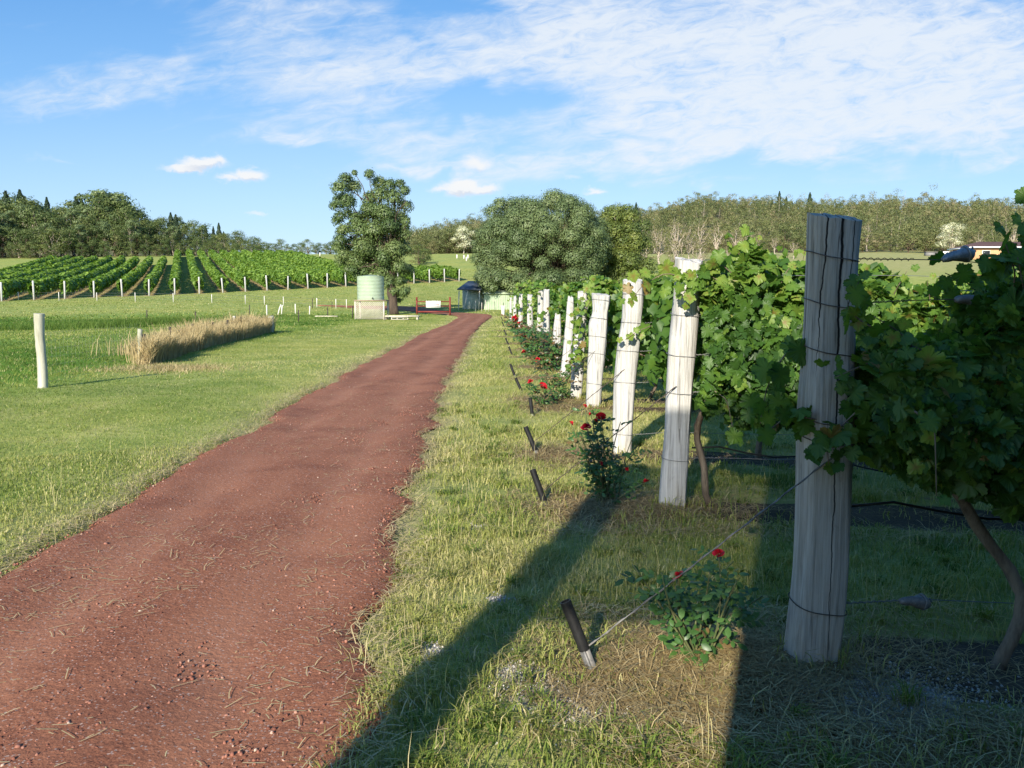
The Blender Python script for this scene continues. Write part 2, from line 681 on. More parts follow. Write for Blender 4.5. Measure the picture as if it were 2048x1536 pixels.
# ------------------------------------------------------------------ materials
def leaf_mat(name, stops, rough=0.5, transl=0.3, spec=0.35, tcol=(1.5, 1.6, 0.7)):
    m, n = new_mat(name)
    c = n.ramp(n.attr('tint'), stops)
    geo = n.node('ShaderNodeNewGeometry')
    nz = n.noise(geo.outputs['Position'], 3.0, 3)
    c = n.mix(n.m('MULTIPLY', n.ss(nz, 0.3, 0.7), 0.35), c, n.mix(1.0, c, (0.72, 0.8, 0.75), 'MULTIPLY'))
    p = n.pbsdf(c, rough, spec)
    tr = n.node('ShaderNodeBsdfTranslucent')
    n.put(tr.inputs[0], n.mix(1.0, c, tcol, 'MULTIPLY'))
    mx = n.node('ShaderNodeMixShader')
    mx.inputs[0].default_value = transl
    n.l.new(p, mx.inputs[1])
    n.l.new(tr.outputs[0], mx.inputs[2])
    n.out(mx.outputs[0])
    return m


def plain_mat(name, a, b, scale=8, rough=0.8, bump=0.3, bdist=0.01, stretch=(1, 1, 1), metal=0.0, spec=0.3, coords='Object'):
    m, n = new_mat(name)
    tc = n.node('ShaderNodeTexCoord')
    v = n.scalev(tc.outputs[coords], stretch)
    q = n.noise(v, scale, 6, 0.6)
    q2 = n.noise(v, scale * 5.3, 4, 0.6)
    f = n.m('ADD', n.m('MULTIPLY', q, 0.65), n.m('MULTIPLY', q2, 0.35))
    c = n.mix(n.ss(f, 0.3, 0.7), a, b)
    n.out(n.pbsdf(c, rough, spec, n.bump(f, bump, bdist), metal))
    return m


M = {}
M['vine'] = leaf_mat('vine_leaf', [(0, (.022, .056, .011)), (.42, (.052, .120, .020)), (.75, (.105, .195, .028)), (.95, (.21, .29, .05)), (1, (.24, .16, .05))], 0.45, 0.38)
M['vine_far'] = leaf_mat('far_vine_leaf', [(0, (.050, .115, .016)), (.5, (.110, .205, .026)), (1, (.23, .33, .05))], 0.55, 0.3)
M['rose_leaf'] = leaf_mat('rose_leaf', [(0, (.024, .062, .016)), (.5, (.052, .120, .028)), (.85, (.090, .170, .036)), (1, (.18, .065, .045))], 0.4, 0.22, 0.4)
M['petal'] = leaf_mat('rose_petal', [(0, (.26, .006, .016)), (.6, (.52, .010, .026)), (1, (.68, .03, .05))], 0.5, 0.25, 0.3, (1.3, .8, .8))
M['gum'] = leaf_mat('gum_leaf', [(0, (.046, .076, .024)), (.5, (.096, .142, .044)), (1, (.160, .200, .068))], 0.5, 0.15)
M['gum_grey'] = leaf_mat('grey_gum_leaf', [(0, (.060, .092, .036)), (.5, (.120, .162, .062)), (1, (.185, .225, .092))], 0.5, 0.15)
M['gum_yellow'] = leaf_mat('yellow_gum_leaf', [(0, (.056, .084, .022)), (.5, (.108, .145, .034)), (1, (.20, .22, .05))], 0.5, 0.18)
M['wood_leaf'] = leaf_mat('bush_leaf', [(0, (.034, .062, .018)), (.45, (.080, .115, .030)), (.8, (.135, .158, .042)), (1, (.175, .172, .066))], 0.6, 0.15)
M['hill_leaf'] = leaf_mat('hill_leaf', [(0, (.062, .082, .028)), (.4, (.122, .142, .046)), (.75, (.180, .174, .068)), (1, (.240, .196, .112))], 0.6, 0.15)
M['cypress'] = leaf_mat('cypress_leaf', [(0, (.012, .030, .016)), (.5, (.026, .050, .022)), (1, (.048, .074, .030))], 0.6, 0.1)
M['blossom'] = leaf_mat('cream_blossom', [(0, (.07, .10, .04)), (.35, (.20, .21, .10)), (.6, (.55, .53, .36)), (1, (.80, .78, .60))], 0.6, 0.15)
M['grass'] = leaf_mat('grass_blade', [(0, (.060, .120, .018)), (.32, (.190, .245, .048)), (.55, (.330, .335, .095)), (.8, (.45, .41, .175)), (1, (.62, .52, .30))], 0.6, 0.3, 0.2, (1.4, 1.4, .8))
M['straw'] = leaf_mat('straw', [(0, (.20, .135, .06)), (.5, (.36, .27, .13)), (1, (.58, .47, .26))], 0.7, 0.15, 0.2, (1.1, 1.1, .9))
M['dry'] = leaf_mat('dry_grass_blade', [(0, (.20, .150, .070)), (.5, (.44, .335, .17)), (1, (.60, .48, .27))], 0.7, 0.2, 0.2, (1.1, 1.1, .9))
M['bark'] = plain_mat('bark', (.05, .035, .025), (.16, .115, .08), 6, 0.9, 0.6, 0.03, (1, 1, .25))
M['dark_bark'] = plain_mat('dark_bark', (.035, .026, .020), (.10, .07, .05), 6, 0.9, 0.6, 0.03, (1, 1, .25))
M['pale_bark'] = plain_mat('pale_bark', (.20, .15, .11), (.48, .42, .34), 3, 0.85, 0.3, 0.02, (1, 1, .3))
M['vine_bark'] = plain_mat('vine_bark', (.07, .05, .035), (.22, .17, .12), 18, 0.9, 0.7, 0.01, (1, 1, .2))
M['cane'] = plain_mat('rose_cane', (.05, .09, .03), (.12, .11, .05), 12, 0.6, 0.2)
M['wire'] = plain_mat('galvanised_wire', (.14, .14, .14), (.30, .30, .29), 30, 0.5, 0.1, 0.001, metal=0.6)
M['rust_wire'] = plain_mat('rusty_wire', (.045, .035, .03), (.12, .09, .07), 30, 0.7, 0.1, 0.001, metal=0.3)
M['strainer'] = plain_mat('strainer_metal', (.10, .11, .12), (.30, .32, .33), 25, 0.55, 0.4, 0.004, metal=0.5)
M['sleeve'] = plain_mat('black_pipe', (.008, .008, .009), (.020, .020, .021), 12, 0.45, 0.1, 0.001)
M['stake'] = plain_mat('steel_stake', (.10, .10, .10), (.24, .23, .22), 25, 0.6, 0.4, 0.002, metal=0.4)
M['hose'] = plain_mat('black_hose', (.008, .008, .008), (.018, .017, .016), 10, 0.5, 0.1, 0.001)
M['picket'] = plain_mat('steel_picket', (.022, .022, .020), (.07, .055, .045), 10, 0.8, 0.2)
M['white_wood'] = plain_mat('bleached_wood', (.46, .44, .40), (.74, .71, .66), 5, 0.85, 0.3, 0.01, (1, 1, .2))
M['grey_wood'] = plain_mat('grey_white_wood', (.34, .33, .31), (.58, .565, .54), 5, 0.85, 0.3, 0.01, (1, 1, .2))
M['log'] = plain_mat('log_wood', (.28, .27, .20), (.52, .50, .41), 7, 0.9, 0.5, 0.01, (1, 1, .15))
M['green_wood'] = plain_mat('lichened_wood', (.22, .22, .16), (.44, .43, .33), 6, 0.9, 0.5, 0.01, (1, 1, .25))
M['red_paint'] = plain_mat('red_brown_paint', (.13, .022, .018), (.21, .040, .032), 5, 0.6, 0.1)
M['sign_white'] = plain_mat('sign_white', (.74, .74, .73), (.82, .82, .81), 3, 0.5, 0.02)
M['sign_red'] = plain_mat('sign_lettering', (.22, .05, .06), (.27, .07, .08), 3, 0.6, 0.02)
M['tank'] = plain_mat('tank_green', (.30, .37, .27), (.37, .43, .32), 2, 0.5, 0.05)
M['lattice'] = plain_mat('lattice_timber', (.40, .36, .29), (.55, .50, .42), 4, 0.8, 0.2)
M['slab'] = plain_mat('pale_plank', (.46, .40, .29), (.66, .60, .47), 4, 0.85, 0.2)
M['shed_green'] = plain_mat('shed_green', (.27, .34, .23), (.38, .45, .31), 2, 0.6, 0.05)
M['shed_grey'] = plain_mat('shed_board', (.26, .30, .26), (.36, .40, .35), 2, 0.75, 0.1)
M['roof_blue'] = plain_mat('dark_blue_roof', (.045, .055, .075), (.07, .082, .105), 3, 0.5, 0.05)
M['roof_red'] = plain_mat('house_roof', (.09, .045, .035), (.15, .08, .06), 3, 0.8, 0.1)
M['brick'] = plain_mat('house_brick', (.42, .22, .11), (.56, .32, .17), 3, 0.85, 0.1)
M['dark_glass'] = plain_mat('dark_glass', (.02, .025, .03), (.03, .035, .04), 2, 0.1, 0.0)
M['timber'] = plain_mat('shed_timber', (.20, .15, .10), (.34, .27, .19), 4, 0.85, 0.3, 0.01, (1, 1, .2))
M['stone'] = plain_mat('gravel_stone', (.13, .050, .040), (.29, .135, .105), 2.5, 0.95, 0.3, 0.003, coords='Generated')
M['pale_stone'] = plain_mat('pale_gravel', (.30, .27, .24), (.62, .58, .53), 30, 0.9, 0.6, 0.01)


def post_material(cracks=()):
    m, n = new_mat('weathered_post_wood')
    tc = n.node('ShaderNodeTexCoord')
    P = tc.outputs['Object']
    g1 = n.noise(n.scalev(P, (46, 46, 1.6)), 1.0, 8, 0.65, 0.3)
    g2 = n.noise(n.scalev(P, (130, 130, 4.0)), 1.0, 5, 0.6)
    big = n.noise(n.scalev(P, (5, 5, 2.2)), 1.0, 4)
    spots = n.noise(n.scalev(P, (16, 16, 9)), 1.0, 5, 0.7)
    f = n.m('ADD', n.m('MULTIPLY', g1, 0.6), n.m('MULTIPLY', g2, 0.4))
    c = n.ramp(f, [(.30, (.10, .096, .09)), (.41, (.30, .29, .272)), (.52, (.445, .435, .415)), (.70, (.56, .55, .53))])
    c = n.mix(n.m('MULTIPLY', n.ss(big, 0.5, 0.72), 0.45), c, n.mix(1.0, c, (.93, .82, .64), 'MULTIPLY'))
    c = n.mix(n.m('MULTIPLY', n.ss(spots, 0.60, 0.72), 0.4), c, (.20, .19, .17))
    xo, yo, z = n.xyz(P)[:3]
    hair = n.noise(n.scalev(P, (75, 75, 0.9)), 1.0, 3, 0.5)
    c = n.mix(n.m('MULTIPLY', n.ss(hair, 0.645, 0.70), 0.7), c, (.06, .054, .048))
    wig = n.noise(n.scalev(P, (0, 0, 5)), 1.0, 4, .6)
    if cracks:
        c = n.mix(1.0, c, (.84, .79, .72), 'MULTIPLY')
    for (a0, b0, wd, z0, z1) in cracks:
        xc = n.m('ADD', n.m('ADD', a0, n.m('MULTIPLY', z, b0)), n.m('MULTIPLY', n.m('SUBTRACT', wig, .5), .035))
        d = n.m('ABSOLUTE', n.m('SUBTRACT', xo, xc))
        wz = n.m('MULTIPLY', wd, n.m('MULTIPLY', n.ss(z, z0, z1), n.m('ADD', .5, wig)))
        k = n.m('SUBTRACT', 1.0, n.ss(d, n.m('MULTIPLY', wz, .5), n.m('ADD', wz, .0008)))
        k = n.m('MULTIPLY', k, n.ss(z, z0, n.m('ADD', z0, .1)))
        k = n.m('MULTIPLY', k, n.m('LESS_THAN', yo, 0.0))
        c = n.mix(k, c, (.018, .015, .013))
    n.out(n.pbsdf(c, 0.9, 0.15, n.bump(f, 0.9, 0.008)))
    return m


M['post'] = post_material()
M['post_split'] = post_material([(.042, -.007, .0062, -.3, 1.75), (-.085, .032, .0038, 1.15, 1.8), (.012, .036, .0025, 1.3, 1.9)])

# ------------------------------------------------------------------ terrain sheet
FV_A, FV_B = np.array([-48.0, 78.0]), np.array([-6.6, 120.0])
FV_DT = 0.0465
ROW_AZ = R(-21.6)
RD = np.array([math.sin(ROW_AZ), math.cos(ROW_AZ)])
RN = np.array([RD[1], -RD[0]])
FV_STEP = float(np.dot((FV_B - FV_A) * FV_DT, RN))


def far_len(t):
    if t > 0.77:
        return 13.0
    r_end = 164 if t < 0.27 else 204
    p = FV_A + (FV_B - FV_A) * t
    L = 10.0
    while (p + RD * L)[1] < r_end:
        L += 1
    return L


BALD = [(1130, 1400, .20, .15), (1045, 1350, .12, .09), (1740, 1400, .36, .22), (1000, 1200, .07, .05), (960, 1055, .08, .05), (1590, 1335, .3, .12), (860, 1300, .06, .06), (1240, 1430, .2, .1)]


def bald_mask(x, y):
    s = np.zeros_like(x)
    for (px, py, sx, sy) in BALD:
        c = ground(px, py)
        s = np.maximum(s, np.exp(-((x - c[0]) / sx) ** 2 - ((y - c[1]) / sy) ** 2))
    return s


def lush_mask(x, y):
    r = np.hypot(x, y)
    s = sstep(y + 0.55 * x, 3, 8) * sstep(-x - 0.03 * y, 6.5, 9) * sstep(-r, -72, -60)
    return s * (0.5 + 0.5 * sstep(fbm(x / 9, y / 9, 51), 0.3, 0.6))


def vineyard_mask(x, y):
    u = (x - FV_A[0]) * RN[0] + (y - FV_A[1]) * RN[1]
    t = u / FV_STEP * FV_DT
    px = FV_A[0] + (FV_B - FV_A)[0] * t
    py = FV_A[1] + (FV_B - FV_A)[1] * t
    s = (x - px) * RD[0] + (y - py) * RD[1]
    ts = np.array([k * FV_DT for k in range(-4, 23)])
    Ls = np.array([far_len(v) for v in ts])
    L = np.interp(t, ts, Ls)
    return sstep(s, -0.8, 0.6) * sstep(L + 2 - s, 0, 2) * sstep(t, -0.2, -0.17) * sstep(-t, -1.03, -1.0)


az = np.concatenate([np.arange(-180, -46, 3.0), np.arange(-46, 46, 0.32), np.arange(46, 180, 3.0)])
rad = np.concatenate([[0.25, 0.6, 1.0, 1.4], np.geomspace(1.75, 900, 560), np.geomspace(930, 9000, 24)])
A_, R_ = np.meshgrid(np.radians(az), rad)
X_ = np.sin(A_) * R_
Y_ = np.cos(A_) * R_
Z_ = H(X_.ravel(), Y_.ravel()).reshape(X_.shape)
V_ = np.stack([X_, Y_, Z_], -1).reshape(-1, 3)
na, nr = len(az), len(rad)
i = np.arange(nr - 1)[:, None] * na
j = np.arange(na)[None]
k = (np.arange(na)[None] + 1) % na
F_ = np.stack([i + j, i + na + j, i + na + k, i + k], -1).reshape(-1, 4)[:, ::-1]
g = G()
V_ = np.concatenate([V_, [[0, 0, H1(0, 0)]]])
xs, ys = V_[:, 0], V_[:, 1]
rr = np.hypot(xs, ys)
rdist = road_dist(xs, ys)
dryx = .8 * sstep(xs, 20, 50) * sstep(ys, 110, 160)
soil = soil_mask(xs, ys)
dry = np.maximum(sstep(rdist, -0.9, 0.0) * 0.9, dryx)
strw = np.maximum(straw_mask(xs, ys) * (ys < 60), .62 * sstep(xs, .75, 1.1) * sstep(-ys, -(ROW_Y[0] - .2), -(ROW_Y[0] - .5)) * (ys > 0))
dry = np.maximum(dry, 0.5 * sstep(xs, -1.0, 0.5) * sstep(-xs, -8, -3) * (ys < 60))
g.add(V_, F_)
g.f.append(np.stack([np.full(na, len(V_) - 1), (np.arange(na) + 1) % na, np.arange(na)], 1).astype(np.int32)[:, ::-1].copy())

m, n = new_mat('ground')
geo = n.node('ShaderNodeNewGeometry')
P = geo.outputs['Position']
px_, py_, pz_ = n.xyz(P)[:3]
P2 = n.comb(px_, py_, 0.0)
big = n.noise(P2, 0.11, 4, 0.6)
mid = n.noise(P2, 0.9, 5, 0.6)
fine = n.noise(P2, 14, 5, 0.65)
vfine = n.noise(P2, 70, 3, 0.6)
fg = n.m('ADD', n.m('MULTIPLY', mid, 0.5), n.m('MULTIPLY', fine, 0.5))
gr = n.ramp(fg, [(.33, (.125, .185, .036)), (.47, (.225, .275, .066)), (.58, (.310, .330, .105)), (.72, (.42, .385, .175))])
gr = n.mix(n.m('MULTIPLY', n.ss(big, 0.42, 0.62), 0.5), gr, n.mix(1.0, gr, (1.3, 1.12, 1.0), 'MULTIPLY'))
dryc = n.ramp(fg, [(.3, (.18, .20, .062)), (.5, (.30, .28, .115)), (.72, (.44, .375, .195))])
gr = n.mix(n.attr('dry'), gr, dryc)
lush = n.ramp(n.m('ADD', n.m('MULTIPLY', mid, 0.6), n.m('MULTIPLY', fine, 0.4)), [(.3, (.055, .135, .016)), (.5, (.105, .225, .025)), (.72, (.165, .285, .042))])
gr = n.mix(n.attr('lush'), gr, lush)
# far vineyard: bare tan strips beneath the rows
uu = n.m('DIVIDE', n.m('ADD', n.m('MULTIPLY', n.m('SUBTRACT', px_, float(FV_A[0])), float(RN[0])), n.m('MULTIPLY', n.m('SUBTRACT', py_, float(FV_A[1])), float(RN[1]))), FV_STEP)
fr = n.m('ABSOLUTE', n.m('SUBTRACT', n.m('FRACT', n.m('ADD', uu, 0.5)), 0.5))
fr = n.m('ADD', fr, n.m('MULTIPLY', n.m('SUBTRACT', fine, 0.5), 0.12))
strip = n.m('MULTIPLY', n.m('SUBTRACT', 1.0, n.ss(fr, 0.17, 0.27)), n.attr('vineyard'))
gr = n.mix(n.m('MULTIPLY', strip, 0.85), gr, n.mix(fine, (.27, .19, .10), (.40, .29, .16)))
# straw mulch and dark soil under the near vines
st = n.ramp(n.m('ADD', n.m('MULTIPLY', fine, .5), n.m('MULTIPLY', vfine, .5)), [(.3, (.10, .07, .035)), (.5, (.22, .16, .08)), (.7, (.36, .28, .15))])
gr = n.mix(n.ss(n.m('ADD', n.attr('straw'), n.m('MULTIPLY', n.m('SUBTRACT', fine, .5), .5)), 0.35, 0.6), gr, st)
so = n.ramp(n.m('ADD', n.m('MULTIPLY', mid, .5), n.m('MULTIPLY', vfine, .5)), [(.3, (.034, .026, .020)), (.48, (.070, .054, .040)), (.6, (.12, .095, .068)), (.72, (.24, .20, .15))])
gr = n.mix(n.ss(n.m('ADD', n.attr('soil'), n.m('MULTIPLY', n.m('SUBTRACT', fine, .5), .6)), 0.35, 0.65), gr, so)
pg = n.ramp(vfine, [(.3, (.16, .14, .12)), (.5, (.36, .33, .30)), (.7, (.56, .53, .49))])
gr = n.mix(n.ss(n.m('ADD', n.attr('bald'), n.m('MULTIPLY', n.m('SUBTRACT', fine, .5), .5)), 0.3, 0.6), gr, pg)
# leaf litter on the wooded hill
gr = n.mix(n.m('MULTIPLY', n.attr('wood'), 0.85), gr, n.mix(fine, (.06, .055, .03), (.13, .11, .06)))
hgt = n.m('ADD', n.m('MULTIPLY', fine, .6), n.m('MULTIPLY', vfine, .4))
n.out(n.pbsdf(gr, 0.95, 0.1, n.bump(hgt, 0.8, 0.05)))
M['ground'] = m
pxs = 1024 + FPX * xs / np.maximum(ys, 0.05)
woodm = np.maximum(sstep(rr, 300, 330) * sstep(pxs, 700, 800), sstep(rr, 222, 236) * sstep(-pxs, -560, -500)) * (ys > 0)
woodm = np.maximum(woodm, sstep(rr, 380, 400))
terrain = g.build('ground', M['ground'], smooth=True,
                  extra=dict(dry=dry, soil=soil, straw=strw, lush=lush_mask(xs, ys), bald=bald_mask(xs, ys), vineyard=vineyard_mask(xs, ys), wood=woodm))
tag(terrain, 'grassy ground rising to vineyard slopes and wooded hills', kind='structure')

# ------------------------------------------------------------------ driveway
g = G()
NC = 26
cc = np.linspace(0, 1, NC)
ej = (fbm(PL[:, 0] * 0 + 3, PL[:, 1] * 1.3, 61) - 0.5) * 0.35
ej2 = (fbm(PR[:, 0] * 0 + 9, PR[:, 1] * 1.3, 67) - 0.5) * 0.35
ej += (vn(PL[:, 0] * 0, PL[:, 1] * 7, 63) - 0.5) * 0.10
ej2 += (vn(PR[:, 0] * 0, PR[:, 1] * 7, 64) - 0.5) * 0.10
D = PR - PL
D = D / np.linalg.norm(D, axis=1)[:, None]
A = PL + D * ej[:, None]
B = PR + D * ej2[:, None]
GX = A[:, None, 0] * (1 - cc) + B[:, None, 0] * cc
GY = A[:, None, 1] * (1 - cc) + B[:, None, 1] * cc
track = 0.026 * (np.exp(-((cc - 0.27) / .1) ** 2) + np.exp(-((cc - 0.74) / .1) ** 2))
edge = -0.045 * (np.exp(-(cc / .03) ** 2) + np.exp(-((1 - cc) / .03) ** 2))
GZ = _H0(GX.ravel(), GY.ravel()).reshape(GX.shape) + 0.012 - track + edge
GZ = GZ + (fbm(GX * 2.2, GY * 1.1, 71) - .5) * 0.018
far_lift = 0.06 * sstep(GY, 15, 50)
GZ = GZ + far_lift
i = np.arange(NR - 1)[:, None] * NC
j = np.arange(NC - 1)[None]
F_ = np.stack([i + j, i + j + 1, i + NC + j + 1, i + NC + j], -1).reshape(-1, 4)
g.add(np.stack([GX, GY, GZ], -1).reshape(-1, 3), F_)
m, n = new_mat('red_gravel')
geo = n.node('ShaderNodeNewGeometry')
P = geo.outputs['Position']
a1 = n.noise(P, 1.2, 5, 0.6)
a2 = n.noise(P, 55, 4, 0.7)
a3 = n.voro(P, 120)
a4 = n.voro(P, 150, 'Color')
sm = n.noise(n.scalev(P, (2.2, 0.35, 1)), 1.0, 4)
f = n.m('ADD', n.m('MULTIPLY', a2, 0.6), n.m('MULTIPLY', a3, 0.4))
c = n.ramp(f, [(.25, (.095, .034, .021)), (.45, (.210, .082, .046)), (.62, (.285, .117, .064)), (.8, (.38, .185, .118))])
c = n.mix(n.m('MULTIPLY', n.ss(sm, 0.45, 0.65), 0.45), c, (.300, .131, .074))
c = n.mix(n.m('MULTIPLY', n.ss(a1, 0.47, 0.66), 0.7), c, n.mix(1.0, c, (.66, .60, .62), 'MULTIPLY'))
lane = n.m('MULTIPLY', n.attr('lane'), n.ss(n.noise(n.scalev(P, (1.5, .5, 1)), 1.0, 4), .3, .6))
c = n.mix(n.m('MULTIPLY', lane, 0.6), c, (.340, .156, .092))
spk = n.xyz(a4)[0]
c = n.mix(n.m('MULTIPLY', n.ss(spk, 0.95, 0.97), 0.6), c, (.42, .34, .30))
n.out(n.pbsdf(c, 0.95, 0.15, n.bump(n.m('ADD', n.m('MULTIPLY', a2, .7), n.m('MULTIPLY', n.noise(P, 22, 3, .6), .8)), 0.7, 0.012)))
M['gravel'] = m
lane_ = np.exp(-((cc - 0.27) / .085) ** 2) + np.exp(-((cc - 0.72) / .085) ** 2)
road = g.build('driveway', M['gravel'], smooth=True, extra=dict(lane=np.tile(lane_, NR)))
tag(road, 'red gravel driveway running away and curving left', kind='structure')


def road_z(x, y):
    xl = np.interp(y, PL[:600, 1], PL[:600, 0] + ej[:600])
    xr = np.interp(y, PR[:600, 1], PR[:600, 0] + ej2[:600])
    c_ = (x - xl) / np.maximum(xr - xl, .1)
    tk = 0.026 * (np.exp(-((c_ - 0.27) / .1) ** 2) + np.exp(-((c_ - 0.74) / .1) ** 2))
    return _H0(x, y) + 0.013 - tk + (fbm(x * 2.2, y * 1.1, 71) - .5) * 0.018 + 0.06 * sstep(y, 15, 50)


# loose stones on the drive
def in_road(x, y, mrg=0.0):
    xl = np.interp(y, PL[:600, 1], PL[:600, 0] + ej[:600])
    xr = np.interp(y, PR[:600, 1], PR[:600, 0] + ej2[:600])
    return (x > xl + mrg) & (x < xr - mrg)


oct_v = np.array([(1, 0, 0), (-1, 0, 0), (0, 1, 0), (0, -1, 0), (0, 0, .7), (0, 0, -.7), (.62, .62, .35), (-.6, .58, .4), (.55, -.65, .3), (-.58, -.6, .38)], float)
oct_f = np.array([(0, 6, 8), (6, 2, 7), (6, 7, 4), (6, 4, 8), (7, 1, 9), (7, 9, 4), (8, 9, 3), (8, 4, 9), (2, 1, 7), (3, 0, 8), (1, 3, 9), (0, 2, 6), (2, 0, 5), (1, 2, 5), (3, 1, 5), (0, 3, 5)])
NS = 60000
y = 1.6 + 15 * rng.random(NS) ** 1.8
x = -3.6 + 3.6 * rng.random(NS)
keep = in_road(x, y, 0.03) & (fbm(x * 1.5, y * 0.8, 81) + 0.4 * rng.random(NS) > 0.52) & (rng.random(NS) > .75 * np.exp(-((x - np.interp(y, [0, 5, 15], [-2.03, -2.2, -2.8])) / .28) ** 2))
x, y = x[keep], y[keep]
s = 0.0022 + 0.0085 * rng.random(len(x)) ** 3.2 + (rng.random(len(x)) > 0.997) * 0.007
z = road_z(x, y) - 0.004
g = G()
Rm = frames(rdir(len(x)), rdir(len(x)))
s3 = s[:, None] * (0.7 + 0.6 * rng.random((len(x), 3)))
scatter(g, oct_v, oct_f, np.stack([x, y, z], 1), Rm, s3, rng.random(len(x)))
o = g.build('loose_gravel', M['stone'])
tag(o, 'loose red gravel stones scattered on the driveway', 'gravel', kind='stuff')
mm, n = new_mat('stone_tint')
c = n.ramp(n.attr('tint'), [(0, (.12, .046, .032)), (.6, (.26, .108, .074)), (.94, (.33, .16, .115)), (1, (.46, .36, .29))])
n.out(n.pbsdf(c, 0.95, 0.15))
o.data.materials[0] = mm


# ------------------------------------------------------------------ grass
def blades(g, x, y, h, wd, tint, seg3=True, lean=0.55, z=None):
    m = len(x)
    if z is None:
        z = H(x, y)
    a = rng.random(m) * 2 * PI
    b = a + PI / 2 + rng.normal(size=m) * 0.6
    ln = h * lean * (0.3 + rng.random(m) * 1.2)
    sx, sy = np.cos(b) * wd / 2, np.sin(b) * wd / 2
    bx, by = np.cos(a) * ln, np.sin(a) * ln
    p0 = np.stack([x - sx, y - sy, z - .01], 1)
    p1 = np.stack([x + sx, y + sy, z - .01], 1)
    top = np.stack([x + bx, y + by, z + h * (1 - 0.35 * lean)], 1)
    if seg3:
        q0 = np.stack([x - sx * .8 + bx * .33, y - sy * .8 + by * .33, z + h * .58], 1)
        q1 = np.stack([x + sx * .8 + bx * .33, y + sy * .8 + by * .33, z + h * .58], 1)
        V = np.stack([p0, p1, q1, q0, top], 1).reshape(-1, 3)
        o = (np.arange(m) * 5)[:, None]
        n0 = g.nv
        g.add(V, o + np.array([[0, 1, 2, 3]]), np.repeat(tint, 5))
        g.f.append((o + np.array([[3, 2, 4]])).astype(np.int32) + n0)
    else:
        V = np.stack([p0, p1, top], 1).reshape(-1, 3)
        o = (np.arange(m) * 3)[:, None]
        g.add(V, o + np.array([[0, 1, 2]]), np.repeat(tint, 3))


def sector(r0, r1, a0, a1, m):
    r = np.sqrt(r0 ** 2 + (r1 ** 2 - r0 ** 2) * rng.random(m))
    a = R(a0) + R(a1 - a0) * rng.random(m)
    return np.sin(a) * r, np.cos(a) * r, r


def grass_tint(x, y, lush_, dryk):
    t = 0.46 + 0.60 * (fbm(x * .9, y * .9, 91) - 0.5) + 0.75 * (fbm(x * .16, y * .16, 93) - .5)
    t = t + 0.22 * dryk - 0.30 * lush_ + rng.normal(size=len(x)) * 0.13
    t = np.where(rng.random(len(x)) < 0.05 + 0.16 * dryk, 0.75 + 0.25 * rng.random(len(x)), t)
    return np.clip(t, 0, 1)


g = G()
gr_cfg = [(1.9, 5.2, -44, 42, 5200, .044, .0042, True), (5.2, 9, -42, 40, 2600, .047, .0056, True), (9, 16, -40, 33, 1050, .052, .009, False), (16, 30, -38, 26, 360, .058, .016, False),
          (30, 62, -37, 12, 80, .075, .034, False), (62, 150, -36, 0, 9, .14, .09, False)]
for r0, r1, a0, a1, dens_, hh, ww, s3 in gr_cfg:
    area = 0.5 * R(a1 - a0) * (r1 ** 2 - r0 ** 2)
    x, y, r = sector(r0, r1, a0, a1, int(area * dens_))
    d = road_dist(x, y)
    so_, st_ = soil_mask(x, y), straw_mask(x, y)
    pr = np.where(d > 0.10, 0.0, np.where(d > 0.0, 0.3, 1.0))
    pr = np.where((d > 0.25) & (d < 0.9), 0.004 * (fbm(x * 2, y * 2, 5) > 0.6), pr)
    pr = pr * (1 - 0.93 * so_) * (1 - 0.92 * np.clip(st_ * 1.3, 0, 1))
    if r0 < 9:
        pr = pr * np.where(x > -1.3, .35 + .65 * sstep(fbm(x * 2.2, y * 2.2, 181), .36, .56), 1.0)
    brown = sstep(x, .85, 1.15) * sstep(-y, -(ROW_Y[0] + .3), -(ROW_Y[0] - .25))
    pr = pr * (1 - .72 * brown)
    bald = sstep(fbm(x * 1.1, y * 1.1, 101), 0.62, 0.72) * (x > -1.5) * (r < 14)
    pr = pr * (1 - 0.85 * bald)
    if r0 < 9:
        pr = pr * (1 - 0.95 * sstep(bald_mask(x, y) + .3 * (fbm(x * 5, y * 5, 3) - .5), .3, .6))
    kp = rng.random(len(x)) < pr
    x, y, d = x[kp], y[kp], d[kp]
    L_ = lush_mask(x, y)
    right = sstep(x, -1.4, -0.4)
    dr = np.clip(brown[kp] * .7 + sstep(d, -1.2, 0.0) * 0.6 + 0.32 * right * (fbm(x * .7, y * .7, 95)), 0, 1)
    tuft = fbm(x * 2.6, y * 2.6, 97)
    h = .82 * hh * (0.45 + 0.9 * tuft + 0.5 * rng.random(len(x))) * (1 + 1.1 * L_) * (0.72 + 0.65 * right)
    h = h * np.where((right > .5) & (tuft > .60), 1.55, 1.0)
    blades(g, x, y, h, ww * (0.7 + 0.6 * rng.random(len(x))), grass_tint(x, y, L_, dr), s3, 0.9)
    if r0 < 9:
        # a thin scatter of tall seed stalks
        kk = rng.random(len(x)) < 0.006
        if kk.any():
            blades(g, x[kk], y[kk], 0.14 + 0.14 * rng.random(kk.sum()), np.full(kk.sum(), .0028), np.clip(0.8 + .2 * rng.random(kk.sum()), 0, 1), True, 0.35)
nt = 0
